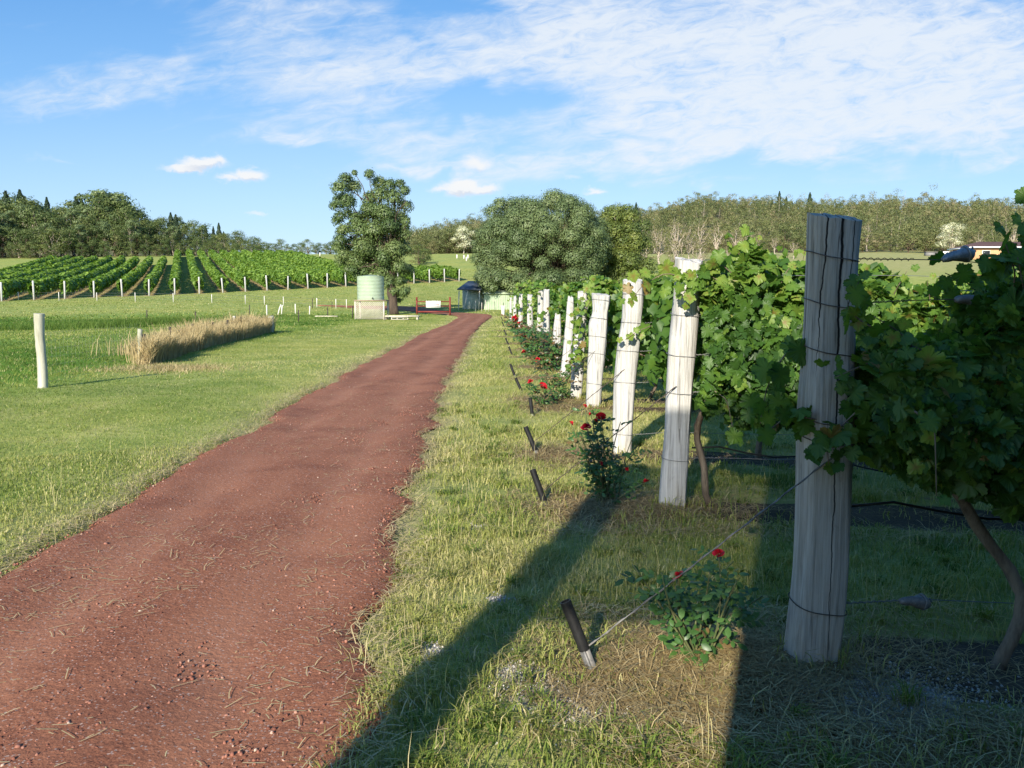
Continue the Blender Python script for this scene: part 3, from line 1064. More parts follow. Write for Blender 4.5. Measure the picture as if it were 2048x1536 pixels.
while nt < 340:
    a_ = random.uniform(-.45, .72)
    r_ = 2.2 + 9.5 * random.random() ** 1.4
    xt, yt = math.sin(a_) * r_, math.cos(a_) * r_
    one = np.array([xt]), np.array([yt])
    if xt < -1.4 or road_dist(*one)[0] > -.05 or straw_mask(*one)[0] > .45 or soil_mask(*one)[0] > .5:
        continue
    nt += 1
    m_ = random.randint(25, 70)
    sp_ = random.uniform(.015, .05)
    x = xt + rng.normal(size=m_) * sp_
    y = yt + rng.normal(size=m_) * sp_
    hh = random.uniform(.05, .12)
    t_ = random.choice([.12, .2, .28, .35, .55])
    blades(g, x, y, hh * (.5 + .6 * rng.random(m_)), .0045 * (1 + r_ * .06) * (.7 + .7 * rng.random(m_)), np.clip(t_ + rng.normal(size=m_) * .08 + (rng.random(m_) < .08) * .5, 0, 1), True, 1.0)
for xr, yr in zip(ROW_X[:7], ROW_Y[:7]):
    m_ = 90
    a_ = rng.random(m_) * 2 * PI
    x = xr + np.cos(a_) * (.11 + .05 * rng.random(m_))
    y = yr + np.sin(a_) * (.10 + .05 * rng.random(m_))
    blades(g, x, y, .05 + .10 * rng.random(m_) ** 2, np.full(m_, .004 + .0006 * yr), np.clip(.3 + .55 * rng.random(m_), 0, 1), True, .8)
grass = g.build('grass', M['grass'])
tag(grass, 'green and straw tinted grass along both sides of the drive', 'grass', kind='stuff')

# straw: mulch on the mounds, clippings on the drive and its edges
g = G()


def straws(g, x, y, z, ln, wd, tint, tilt=0.25):
    m = len(x)
    a = rng.random(m) * PI * 2
    dz = rng.normal(size=m) * tilt * ln
    dxy = np.stack([np.cos(a), np.sin(a)], 1) * ln[:, None] / 2
    sd = np.stack([-np.sin(a), np.cos(a)], 1) * wd[:, None] / 2
    bend = np.stack([-np.sin(a), np.cos(a)], 1) * (rng.normal(size=m) * 0.05 * ln)[:, None]
    pts = []
    for k_, zz in ((-1, -dz / 2), (0, np.abs(dz) * .3), (1, dz / 2)):
        c_ = np.stack([x, y], 1) + dxy * k_ + (bend if k_ == 0 else 0)
        for q in (-1, 1):
            pts.append(np.concatenate([c_ + sd * q, (z + zz)[:, None]], 1))
    V = np.stack(pts, 1).reshape(-1, 3)
    o = (np.arange(m) * 6)[:, None]
    n0 = g.nv
    g.add(V, o + np.array([[0, 1, 3, 2]]), np.repeat(tint, 6))
    g.f.append((o + np.array([[2, 3, 5, 4]])).astype(np.int32) + n0)


for kx, (xr, yr) in enumerate(zip(ROW_X[:8], ROW_Y[:8])):
    m_ = [9000, 5000, 2600, 1400, 900, 600, 400, 300][kx]
    x = xr - 0.38 + rng.normal(size=m_) * 0.46
    y = yr - 0.02 + rng.normal(size=m_) * 0.33
    if kx == 0:
        x = np.concatenate([x, xr - 0.55 + rng.normal(size=3500) * 0.25])
        y = np.concatenate([y, yr - 0.35 + rng.normal(size=3500) * 0.25])
    m_ = len(x)
    ln = 0.05 + 0.09 * rng.random(m_)
    straws(g, x, y, H(x, y) + 0.006 + 0.025 * rng.random(m_), ln, (0.0030 + 0.0014 * kx ** .5) * (0.7 + .6 * rng.random(m_)), rng.random(m_) * 0.75)
    # windrow of cut straw beside the row
    m_ = [2600, 1800, 900, 500, 300, 200, 150, 100][kx]
    x = xr - 1.0 + rng.random(m_) * 5
    y = yr + np.where(rng.random(m_) < .7, -0.62, 0.55) + rng.normal(size=m_) * 0.09
    straws(g, x, y, H(x, y) + 0.02 + 0.02 * rng.random(m_), 0.06 + 0.1 * rng.random(m_), np.full(m_, 0.003), 0.35 + 0.65 * rng.random(m_))
for kx, (xr, yr) in enumerate(zip(ROW_X[:5], ROW_Y[:5])):
    m_ = [1600, 1800, 1200, 800, 600][kx]
    x = xr + 0.2 + 5 * rng.random(m_) ** 1.2
    y = yr - .05 + rng.normal(size=m_) * .30
    kp = fbm(x * 3, y * 3, 171) > .42
    x, y = x[kp], y[kp]
    straws(g, x, y, H(x, y) + 0.008, 0.03 + 0.08 * rng.random(len(x)), np.full(len(x), .0036 + .0008 * kx), 0.55 * rng.random(len(x)), .15)
x = .8 + 2.6 * rng.random(7000)
y = 1.7 + (ROW_Y[0] - 2.1) * rng.random(7000)
straws(g, x, y, H(x, y) + 0.012 + .015 * rng.random(7000), 0.04 + 0.10 * rng.random(7000), np.full(7000, .0022), .65 * rng.random(7000), .25)
y = 1.8 + 13 * rng.random(7000) ** 1.6
x = -3.6 + 3.6 * rng.random(len(y))
kp = in_road(x, y, 0.0) & (fbm(x * 1.4, y * 0.6, 111) > 0.40 + 0.2 * rng.random(len(y)))
x, y = x[kp], y[kp]
straws(g, x, y, road_z(x, y) + 0.008, 0.02 + 0.09 * rng.random(len(x)) ** 2.2, np.full(len(x), 0.0037), 0.72 + 0.28 * rng.random(len(x)), 0.05)
# dead grass fringing both edges
for E, ejj, sgn in ((PL, ej, -1), (PR, ej2, 1)):
    q = rng.integers(0, 430, 7000)
    y = E[q, 1] + rng.normal(size=7000) * 0.1
    x = E[q, 0] + ejj[q] + sgn * (np.abs(rng.normal(size=7000)) * 0.09 - 0.03)
    kp = y > 1.5
    x, y = x[kp], y[kp]
    straws(g, x, y, H(x, y) + 0.035 + .02 * rng.random(len(x)), 0.05 + 0.09 * rng.random(len(x)), 0.0028 + 0.0006 * y ** .6, 0.45 + 0.5 * rng.random(len(x)), 0.2)
o = g.build('straw', M['straw'])
tag(o, 'pale cut straw lying on mounds and along the drive edge', 'straw', kind='stuff')

# pale gravel patches in the near verge
g = G()
for (px, py, sx, sy) in BALD:
    m_ = int(42000 * sx * sy)
    sx, sy = sx * .75, sy * .75
    c = ground(px, py)
    x = c[0] + rng.normal(size=m_) * sx
    y = c[1] + rng.normal(size=m_) * sy
    s = 0.0025 + 0.006 * rng.random(m_) ** 2
    scatter(g, oct_v, oct_f, np.stack([x, y, H(x, y) + .002], 1), frames(rdir(m_), rdir(m_)), s, rng.random(m_))
mm, n = new_mat('pale_stone_tint')
n.out(n.pbsdf(n.ramp(n.attr('tint'), [(0, (.20, .18, .16)), (.6, (.42, .39, .36)), (1, (.62, .60, .57))]), 0.9, 0.2))
o = g.build('pale_gravel', mm)
tag(o, 'pale grey gravel showing through the grass near the first post', 'gravel', kind='stuff')

# ------------------------------------------------------------------ grape leaves
half = [(0.0, 0.10), (.10, -.05), (.24, -.10), (.38, -.02), (.47, .13), (.40, .22), (.52, .33), (.58, .47), (.50, .60), (.36, .58), (.34, .70), (.22, .84), (.10, .92), (0, 1.06)]
ol = half + [(-x, y) for x, y in half[-2:0:-1]]
ol_ = np.array(ol)
fin = []
for q in range(len(ol_)):
    a_, b_ = ol_[q], ol_[(q + 1) % len(ol_)]
    fin.append(a_)
    mdp = a_ * .45 + b_ * .55
    nv_ = np.array([b_[1] - a_[1], a_[0] - b_[0]])
    fin.append(mdp - nv_ * (.16 if abs(mdp[0]) > .06 or mdp[1] > .5 else 0))
    fin.append(a_ * .28 + b_ * .72 + nv_ * .10)
fin = np.array(fin)
LV = np.concatenate([np.c_[fin, np.zeros(len(fin))], [[0, .36, 0]]])
LV[:, 2] = -0.30 * np.abs(LV[:, 0]) ** 1.4 - 0.16 * (LV[:, 1] - .3) ** 2 + 0.035 * np.sin(LV[:, 0] * 17 + LV[:, 1] * 11)
nl = len(fin)
LF = np.array([(q, (q + 1) % nl, nl) for q in range(nl)])
rdl = np.hypot(LV[:, 0], LV[:, 1] - .36)
LT = np.clip((rdl - .5) * .22, -.10, .06)
LT[-1] = .12
# lighter leaf for rows further off
half2 = [(0, .06), (.30, -.08), (.46, .16), (.56, .46), (.34, .62), (0, 1.05)]
ol2 = half2 + [(-x, y) for x, y in half2[-2:0:-1]]
LV2 = np.array([(x, y, 0) for x, y in ol2] + [(0, .38, 0)], float)
LV2[:, 2] = -0.30 * np.abs(LV2[:, 0]) ** 1.4
LF2 = np.array([(q, (q + 1) % len(ol2), len(ol2)) for q in range(len(ol2))])
LT2 = np.zeros(len(LV2))
LT2[-1] = .10


def put_leaves(g, pos, nrm, size, tint, fine=True):
    m = len(pos)
    tip = np.tile([0, 0, -1.0], (m, 1)) + rng.normal(size=(m, 3)) * 0.45
    Rm = frames(nrm, tip)
    tint = np.where(rng.random(m) < .012, 1.0, np.minimum(tint, .92))
    tv, tf, tt_ = (LV, LF, LT) if fine else (LV2, LF2, LT2)
    sc = np.stack([size * (0.85 + .3 * rng.random(m)), size, size * (0.4 + 1.4 * rng.random(m))], 1)
    scatter(g, tv, tf, pos - Rm[:, :, 1] * (size * .4)[:, None], Rm, sc, tint, tt_)


def vine_foliage(g, x0, x1, zb, zt, hw, count, size=0.105, fine=True, dens_top=0.25, droop=8, seed=0):
    """leaf wall between x0 and x1; zb / zt give the lower and upper outline"""
    m = count
    x = x0 + (x1 - x0) * rng.random(m)
    lo = zb(x) + 0.10 * (vn(x * 5, x * 0 + seed, 7) - .5)
    hi = zt(x) + 0.16 * (vn(x * 6, x * 0 + seed, 8) - .5)
    kind = rng.random(m)
    front = kind < 0.52
    back = (kind >= 0.52) & (kind < 1 - dens_top)
    topk = kind >= 1 - dens_top
    fz = rng.random(m) ** 0.85
    z = lo + (hi - lo) * fz
    z = np.where(topk, hi - 0.02 - 0.10 * rng.random(m), z)
    bulge = np.sin(np.clip(fz, 0, 1) * PI) ** .5 * (0.75 + 0.6 * vn(x * 3.3 + seed, z * 3.3, 17))
    depth = hw * bulge * (1 - 0.5 * rng.random(m) ** 2)
    y = np.where(front, -depth, np.where(back, depth, (rng.random(m) * 2 - 1) * hw * .8))
    nr_ = rng.normal(size=(m, 3)) * 0.62
    nr_[:, 1] += np.where(front, -1.0, np.where(back, 1.0, 0.0))
    nr_[:, 2] += np.where(topk, 1.0, 0.42)
    pos = np.stack([x, y, z], 1)
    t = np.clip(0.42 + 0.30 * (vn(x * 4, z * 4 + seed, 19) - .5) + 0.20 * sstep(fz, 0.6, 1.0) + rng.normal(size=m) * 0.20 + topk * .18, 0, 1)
    put_leaves(g, pos, nr_, size * (0.45 + 0.75 * rng.random(m)), t, fine)


def shoot(g, gs, pts, nleaf, size, tint=0.55, fine=True, toward=(0, -1, .3)):
    P = np.array(pts, float)
    s = np.linspace(0, 1, len(P))
    q = np.linspace(0, 1, 14)
    C = np.stack([np.interp(q, s, P[:, c_]) for c_ in range(3)], 1)
    C[1:-1] = (C[:-2] + C[1:-1] * 2 + C[2:]) / 4
    gq = G()
    gq.tube(C, np.linspace(.0045, .0018, 14), 5)
    gs.append(gq)
    u = np.linspace(0.05, 1, nleaf)
    pos = np.stack([np.interp(u, q, C[:, c_]) for c_ in range(3)], 1)
    pos = pos + rng.normal(size=pos.shape) * size * .35
    nrm = np.tile(np.array(toward, float), (nleaf, 1)) + rng.normal(size=(nleaf, 3)) * 0.5
    put_leaves(g, pos, nrm, size * (1.05 - 0.5 * u) * (0.8 + .4 * rng.random(nleaf)), np.clip(tint + rng.normal(size=nleaf) * .14 + .15 * u, 0, 1), fine)


def trunk_path(x, h, seed):
    q = np.linspace(0, 1, 10)
    rs = np.random.default_rng(seed)
    a, b = rs.normal() * .10, rs.normal() * .06
    return np.stack([x + a * np.sin(q * PI) + (q - .0) * b + 0.02 * np.sin(q * 11 + seed), 0.03 * np.sin(q * 7 + seed), -0.06 + (h + .06) * q], 1)


def grapevine(name, label, group, loc, zb, zt, hw, count, size, fine, shoots=(), rz=0.0, seed=0, w=0.98, tx=0.0, lean=0.0, nsh=14, trx=0.0):
    t = thing(name, label, 'grapevine', loc, group, rz)
    gt = G()
    p = trunk_path(tx, 0.82, seed)
    p[:, 0] += lean * np.linspace(1, 0, len(p)) + trx
    gt.tube(p, np.linspace(.029, .021, 10), 9, wob=.45)
    for s_ in (-1, 1):
        q = np.linspace(0, 1, 9)
        gt.tube(np.stack([tx + s_ * q * (w - .05), 0.02 * np.sin(q * 9 + seed), 0.80 + .05 * np.sin(q * 5 + seed) + .08 * q], 1), np.linspace(.022, .012, 9), 6, wob=.3)
    gt.build('trunk', M['vine_bark'], t, True)
    gf, gs = G(), []
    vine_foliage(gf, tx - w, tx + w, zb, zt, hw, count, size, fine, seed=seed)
    rs = np.random.default_rng(seed + 100)
    for q in range(nsh if fine else 6):
        x = tx + (rs.random() * 2 - 1) * w
        up = rs.random() < .55
        sd = -1 if rs.random() < .75 else 1
        if up:
            z0 = float(zt(np.array([x]))[0]) - .1
            dxx = rs.normal() * .12
            shoot(gf, gs, [(x, sd * .1, z0), (x + dxx * .5, sd * .14, z0 + .12), (x + dxx, sd * .2, z0 + .10 + .18 * rs.random())], 7, size * .8, .7, fine)
        else:
            z0 = float(zb(np.array([x]))[0]) + .15 + .4 * rs.random()
            dxx = rs.normal() * .15
            shoot(gf, gs, [(x, sd * hw * .8, z0), (x + dxx * .5, sd * (hw + .12), z0 - .05), (x + dxx, sd * (hw + .12), z0 - .28 - .15 * rs.random())], 8, size * .8, .6, fine)
    for sh in shoots:
        shoot(gf, gs, *sh)
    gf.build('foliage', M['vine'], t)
    for st in gs:
        st.build('shoot', M['vine_bark'], t)
    return t


# ------------------------------------------------------------------ near end posts
POST_OBJ = []
for kx, p in enumerate(POSTS):
    Y = p['y']
    zs, cx, hwid = [], [], []
    gz = H1(p['x'], Y)
    for (py, xl, xr) in p['e']:
        a_, b_ = at(xl, py, Y), at(xr, py, Y)
        zs.append(a_[2] - gz)
        cx.append((a_[0] + b_[0]) / 2 - p['x'])
        hwid.append((b_[0] - a_[0]) / 2)
    zs, cx, hwid = np.array(zs)[::-1], np.array(cx)[::-1], np.array(hwid)[::-1]
    top = zs[-1]
    p['top'] = top
    nz_ = 34 if kx < 4 else 18
    ns_ = 44 if kx < 4 else 24
    zz = np.concatenate([[-0.12], np.linspace(0, top, nz_)])
    cxx = np.interp(zz, zs, cx)
    hw_ = np.interp(zz, zs, hwid)
    kb = np.array([.25, .5, .25])
    for _ in range(2):
        cxx[1:-1] = np.convolve(cxx, kb, 'valid')
        hw_[1:-1] = np.convolve(hw_, kb, 'valid')
    an = np.arange(ns_) * 2 * PI / ns_
    AA, ZZ = np.meshgrid(an, zz)
    ex = 0.72
    ca, sa = np.cos(AA), np.sin(AA)
    sx_ = np.sign(ca) * np.abs(ca) ** ex
    sy_ = np.sign(sa) * np.abs(sa) ** ex * 0.82
    wobble = 1 + 0.055 * (vn(AA * 2.2 + 3, ZZ * 2.5 + kx * 9, 200 + kx) - .5) * 2 + 0.03 * (vn(AA * 7, ZZ * 1.5 + kx, 230) - .5) * 2
    wobble *= 1 - 0.035 * (vn(AA * 14, ZZ * 0.9 + kx * 3, 260 + kx) > 0.72)
    crack = np.zeros_like(AA)
    cr_list = [(1.5 * PI + .12, .05, .9, 0.15), (1.5 * PI - .42, .04, .35, 0.75)] if p['crack'] else [(1.5 * PI + rng.normal() * .5, .05, .35, rng.random())]
    for (a0, wd_, am, zlow) in cr_list:
        a0z = a0 + 0.10 * np.sin(ZZ * 2.3) + .05 * (vn(ZZ * 5, ZZ * 0 + kx, 270) - .5)
        notch = np.exp(-((AA - a0z) / (2 * PI / ns_ * .55)) ** 2) * sstep(ZZ / top, zlow - .1, zlow + .25)
        wobble = wobble - 0.06 * am * notch
        crack = np.maximum(crack, am * notch)
    XX = cxx[:, None] + hw_[:, None] * sx_ * wobble
    YY = hw_[:, None] * sy_ * wobble
    jag = (vn(AA * 3.0, AA * 0 + kx * 5, 281) - .5) * 2 * p['jag'] + 0.5 * p['jag'] * (vn(AA * 11, AA * 0, 283) - .5)
    ZZ = ZZ + np.where(ZZ > top - .25, (ZZ - top + .25) / .25, 0) * (jag - 0.10 * XX * (1 if kx != 2 else -.4) + .02 * sy_)
    g = G()
    mz = len(zz)
    i = np.arange(mz - 1)[:, None] * ns_
    j = np.arange(ns_)[None]
    k_ = (j + 1) % ns_
    F_ = np.stack([i + j, i + k_, i + ns_ + k_, i + ns_ + j], -1).reshape(-1, 4)
    V = np.stack([XX, YY, ZZ], -1).reshape(-1, 3)
    ring = V[-ns_:]
    inner = ring * .55 + ring.mean(0) * .45 + np.array([0, 0, .004]) + rng.normal(size=ring.shape) * .003
    ctr = ring.mean(0) + np.array([0, 0, 0.006])
    V = np.concatenate([V, inner, ctr[None]])
    b0 = (mz - 1) * ns_
    capq = np.stack([b0 + np.arange(ns_), b0 + (np.arange(ns_) + 1) % ns_, mz * ns_ + (np.arange(ns_) + 1) % ns_, mz * ns_ + np.arange(ns_)], 1)
    g.add(V, np.concatenate([F_, capq]))
    g.f.append(np.stack([mz * ns_ + np.arange(ns_), mz * ns_ + (np.arange(ns_) + 1) % ns_, np.full(ns_, mz * ns_ + ns_)], 1).astype(np.int32))
    cr = np.concatenate([crack.ravel(), rng.random(ns_) * .4, [.5]])
    o = g.build('vineyard_post', M['post_split'] if kx == 0 else M['post'], None, True, (p['x'], Y, gz), dict(crack=cr))
    tag(o, p['lab'], 'post', 'weathered end posts along the drive')
    try:
        o.data.set_sharp_from_angle(angle=R(55))
    except Exception:
        pass
    p['gz'] = gz
    p['prof'] = (zz, cxx, hw_)
    POST_OBJ.append(o)
    # wire bands round the post
    hs = []
    if kx == 0:
        hs = [at(1660, yy_, Y)[2] - gz for yy_ in (512, 607, 700, 838, 876, 1207)]
    elif kx < 7:
        hs = [top * f_ for f_ in ((.94, .78, .62, .47, .2) if kx % 2 else (.92, .76, .6, .42, .12))]
    p['bands'] = hs
    for hb in hs:
        gb = G()
        an2 = np.linspace(0, 2 * PI, 29)[:-1]
        c2, s2 = np.cos(an2), np.sin(an2)
        wv = float(np.interp(hb, zz, hw_)) * 1.03 + .002
        cx0 = float(np.interp(hb, zz, cxx))
        ring = np.stack([cx0 + wv * np.sign(c2) * np.abs(c2) ** ex, wv * .82 * np.sign(s2) * np.abs(s2) ** ex, hb + 0.012 * np.sin(an2 + kx) - .02 * c2], 1)
        ring = np.concatenate([ring, ring[:1]])
        gb.tube(ring, 0.0022 if kx < 3 else 0.003, 5, cap=False)
        gb.build('wire_band', M['rust_wire'] if kx == 0 else M['wire'], o, True)


# ------------------------------------------------------------------ trellis wires, strainers
def strainer_mesh(L=0.11, r=0.028):
    g = G()
    q = np.linspace(0, 1, 9)
    g.tube(np.stack([q * L, 0 * q, .004 * np.sin(q * 5)], 1), r * np.array([.35, .55, .62, .68, .75, .9, 1.0, 1.0, .62]), 10, wob=.22)
    a = np.linspace(0, 2 * PI, 15)
    g.tube(np.stack([L * .78 + 0 * a, r * 1.02 * np.cos(a), r * 1.02 * np.sin(a)], 1), .005, 6)
    g.tube([(L * .95, -r * .5, r * .7), (L * 1.02, 0, r * .2), (L * 1.15, .005, 0)], .004, 5)
    return g


WORD = ['first', 'second', 'third', 'fourth', 'fifth', 'sixth', 'seventh', 'eighth', 'ninth', 'tenth', 'eleventh', 'twelfth', 'thirteenth', 'fourteenth',
        'fifteenth', 'sixteenth', 'seventeenth', 'eighteenth', 'nineteenth', 'twentieth'] + ['twenty-' + w_ for w_ in ('first', 'second', 'third', 'fourth', 'fifth', 'sixth', 'seventh', 'eighth', 'ninth')] + ['thirtieth'] + ['thirty-' + w_ for w_ in ('first', 'second', 'third', 'fourth', 'fifth', 'sixth', 'seventh', 'eighth', 'ninth')] + ['fortieth']
HGT = ['top', 'second highest', 'middle', 'second lowest', 'lowest']
STR = {(0, 0): [.46, 'dark'], (0, 1): [.52, 'grey'], (0, 4): [.36, 'pale'], (1, 1): [.42, 'pale'], (1, 2): [.44, 'pale'], (2, 2): [.3, 'pale']}
for kx in range(3):
    p = POSTS[kx]
    hs = p['bands'] if kx else [p['bands'][0], p['bands'][1], p['bands'][3], p['bands'][4], p['bands'][5]]
    for wi, hb in enumerate(hs):
        xs_ = np.array([0.08, .2, .35, .5, .7, 1.0, 1.6, 2.4, 3.6, 5.0, 7.0, 9.0])
        gx = p['x'] + xs_
        zg = H(gx, np.full(len(gx), p['y'])) - p['gz'] - 0.07 * straw_mask(gx, np.full(len(gx), p['y']))
        base_z = hb + (zg - zg[0]) * .9 - (0.10 * xs_ / (1 + xs_) if (kx == 0 and wi == 0) else 0.0)
        base_z = base_z - .012 * np.sin(xs_ * 2)
        root = thing('trellis_wire', '%s trellis wire strained from the %s post of the near row' % (HGT[wi], ['big grey nearest', 'leaf topped second', 'crooked third'][kx]),
                     'wire', (p['x'], p['y'], p['gz']), 'trellis wires of the near vineyard')
        g = G()
        pth = np.stack([xs_ + p['prof'][1][-1] * 0, 0 * xs_ + .0, base_z], 1)
        g.tube(pth, 0.0021, 5)
        # the wrapped tail of the tie
        tq = np.linspace(0, 1, 50)
        g.tube(np.stack([.09 + tq * .26, .006 * np.cos(tq * 60), np.interp(.09 + tq * .26, xs_, base_z) + .006 * np.sin(tq * 60)], 1), 0.0014, 4)
        g.build('wire_strand', M['rust_wire'] if kx == 0 and wi < 4 else M['wire'], root, True)
        if (kx, wi) in STR:
            xo, kd = STR[(kx, wi)]
            so_ = strainer_mesh(0.13 if kx == 0 else .11, .030).build('strainer', M['strainer'] if kd == 'dark' else M['stake'], root, True)
            so_.location = (xo, -.01, float(np.interp(xo, xs_, base_z)))
            so_.rotation_euler = (0, R(-14) if kd == 'dark' else R(4), R(8))

# ------------------------------------------------------------------ near grapevines
def cst(v):
    return lambda x: np.full_like(np.asarray(x, float), v)


p = POSTS[0]
x1, y1, z1 = p['x'], p['y'], p['gz']


def rowz(x, y):
    return H1(x, y)


# row one: tall vine right of the near post
def zt1(x):
    return np.interp(x, [-1.0, -.74, -.56, -.48, -.40, .2, 1.0], [1.34, 1.42, 1.42, 1.50, 1.55, 1.62, 1.66])


def zb1(x):
    return np.interp(x, [-1, -.6, 0, 1], [.98, .74, .62, .66])


sh1 = [
    # shoots reaching across the post
    ([(-.80, -.12, 1.22), (-1.00, -.20, 1.33), (-1.16, -.20, 1.26)], 17, .105, .45),
    ([(-.82, -.14, 1.15), (-1.02, -.20, 1.18), (-1.18, -.19, 1.02), (-1.17, -.19, .92)], 22, .115, .42),
    ([(-.78, -.1, 1.35), (-1.05, -.18, 1.46), (-1.13, -.19, 1.52), (-1.08, -.18, 1.62)], 17, .095, .5),
    ([(-1.02, -.05, 1.05), (-1.30, -.1, 1.1), (-1.42, -.1, 1.0)], 14, .11, .5),
    ([(-1.0, .05, 1.3), (-1.28, .0, 1.36), (-1.36, -.0, 1.2), (-1.38, 0, 1.05)], 14, .11, .5),
    ([(-.47, -.1, 1.45), (-.47, -.15, 1.65), (-.53, -.16, 1.78)], 13, .12, .45),
    ([(-.40, -.1, 1.45), (-.40, -.15, 1.7), (-.43, -.16, 1.88)], 15, .12, .45),
    ([(-.30, -.1, 1.5), (-.30, .0, 1.7), (-.34, -.0, 1.86)], 14, .12, .45),
    ([(-.20, -.1, 1.5), (-.18, -.05, 1.7), (-.22, -.06, 1.84)], 14, .12, .45),
    ([(-.36, .1, 1.45), (-.50, .12, 1.62), (-.60, .12, 1.66)], 12, .12, .45),
    ([(-.08, -.1, 1.5), (-.08, 0, 1.7), (-.1, -.0, 1.88)], 13, .12, .45),
    ([(.05, -.1, 1.5), (.05, -.05, 1.7), (.02, -.06, 1.86)], 13, .12, .45),
]
gx = x1 + 1.14
grapevine('grapevine', 'dark shaded grapevine beside the big grey split post', 'grapevines of the near vineyard',
          (gx, y1, rowz(gx, y1)), zb1, zt1, .30, 3900, .102, True, sh1, seed=3, w=1.0, tx=.02, lean=.10, nsh=5, trx=-.50)
for q in range(1, 4):
    gx2 = x1 + 1.14 + 1.9 * q
    if q == 1:
        nxt = grapevine('grapevine', 'shaded grapevine behind the nearest one along the first row', 'grapevines of the near vineyard',
                        (gx2, y1, rowz(gx2, y1)), cst(.66), cst(1.95), .32, 1900, .118, True, seed=5)
    else:
        dup(nxt, (gx2, y1, rowz(gx2, y1)), PI * (q % 2), (1, 1, 1), 'shaded grapevine %s along the first row' % ['', '', 'third', 'fourth'][q])


def zt2(x):
    return np.interp(x, [-1, -.82, -.66, -.5, -.2, .1, 1.0], [1.58, 1.72, 1.86, 1.72, 1.64, 1.60, 1.52])


p = POSTS[1]
x2, y2 = p['x'], p['y']
sh2 = [
    ([(-.75, -.1, 1.55), (-.98, -.2, 1.70), (-1.10, -.2, 1.66), (-1.16, -.2, 1.55)], 20, .11, .7),
    ([(-.70, -.1, 1.6), (-.9, -.2, 1.78), (-1.0, -.2, 1.72), (-1.04, -.2, 1.62), (-1.14, -.2, 1.72)], 20, .11, .75),
    ([(-.95, -.05, 1.6), (-1.25, -.12, 1.72), (-1.42, -.1, 1.62), (-1.5, -.1, 1.5)], 14, .12, .75),
    ([(-.75, -.1, 1.7), (-.68, -.15, 1.9), (-.66, -.1, 1.98)], 9, .11, .8),
]
gx = x2 + 1.16
v2 = grapevine('grapevine', 'sunlit grapevine beside the leaf topped second post', 'grapevines of the near vineyard',
               (gx, y2, rowz(gx, y2)), lambda x: np.interp(x, [-1, -.5, 1], [.70, .62, .64]), zt2, .30, 3800, .094, True, sh2, seed=9, w=1.0, lean=.12, trx=-.95)
v2b = None
for q in range(1, 4):
    gx2 = x2 + 1.10 + 1.95 * q
    if v2b is None:
        v2b = grapevine('grapevine', 'sunlit grapevine seen in the gap right of the big near post', 'grapevines of the near vineyard',
                        (gx2, y2, rowz(gx2, y2)), cst(.64), lambda x: 1.42 + .1 * np.sin(np.asarray(x) * 4), .32, 2000, .115, True, seed=13)
    else:
        dup(v2b, (gx2, y2, rowz(gx2, y2)), PI * (q % 2), (1, 1, 1), 'sunlit grapevine %s along the second row' % ['', '', 'third', 'fourth'][q])
# rows further back share two plants
va = vb = None
for kx in range(2, len(POSTS)):
    p = POSTS[kx]
    nq = 5 if kx < 5 else 4
    for q in range(nq):
        gx = p['x'] + 1.24 + 1.9 * q + .1 * math.sin(kx * 3 + q)
        loc = (gx, p['y'], rowz(gx, p['y']))
        lab = 'leafy grapevine %s along the row behind the %s' % (
            ['first', 'second', 'third', 'fourth', 'fifth'][q],
            ['crooked S bend post', 'flared head post', 'post draped by a shoot', 'leaning pointed post', 'short jagged post', 'right twin post', 'left twin post',
             'half hidden fourth last post', 'third last slim post', 'second last thin post', 'last smallest post'][kx - 2])
        if va is None:
            va = grapevine('grapevine', lab, 'grapevines of the near vineyard', loc, lambda x: .62 + .08 * np.sin(np.asarray(x) * 5), lambda x: 1.82 + .10 * np.sin(np.asarray(x) * 4 + 1), .34, 1700, .12, False, seed=21, lean=.1)
            continue
        if vb is None:
            vb = grapevine('grapevine', lab, 'grapevines of the near vineyard', loc, lambda x: .66 + .10 * np.sin(np.asarray(x) * 4 + 2), lambda x: 1.76 + .12 * np.sin(np.asarray(x) * 5), .36, 1700, .12, False, seed=23, lean=-.12)
            continue
        src = va if (kx + q) % 2 else vb
        top_k = POSTS[kx]['top'] / 1.65
        dup(src, loc, PI * ((kx * 7 + q * 3) % 2), (1, 1, max(.92, min(1.08, top_k))), lab)

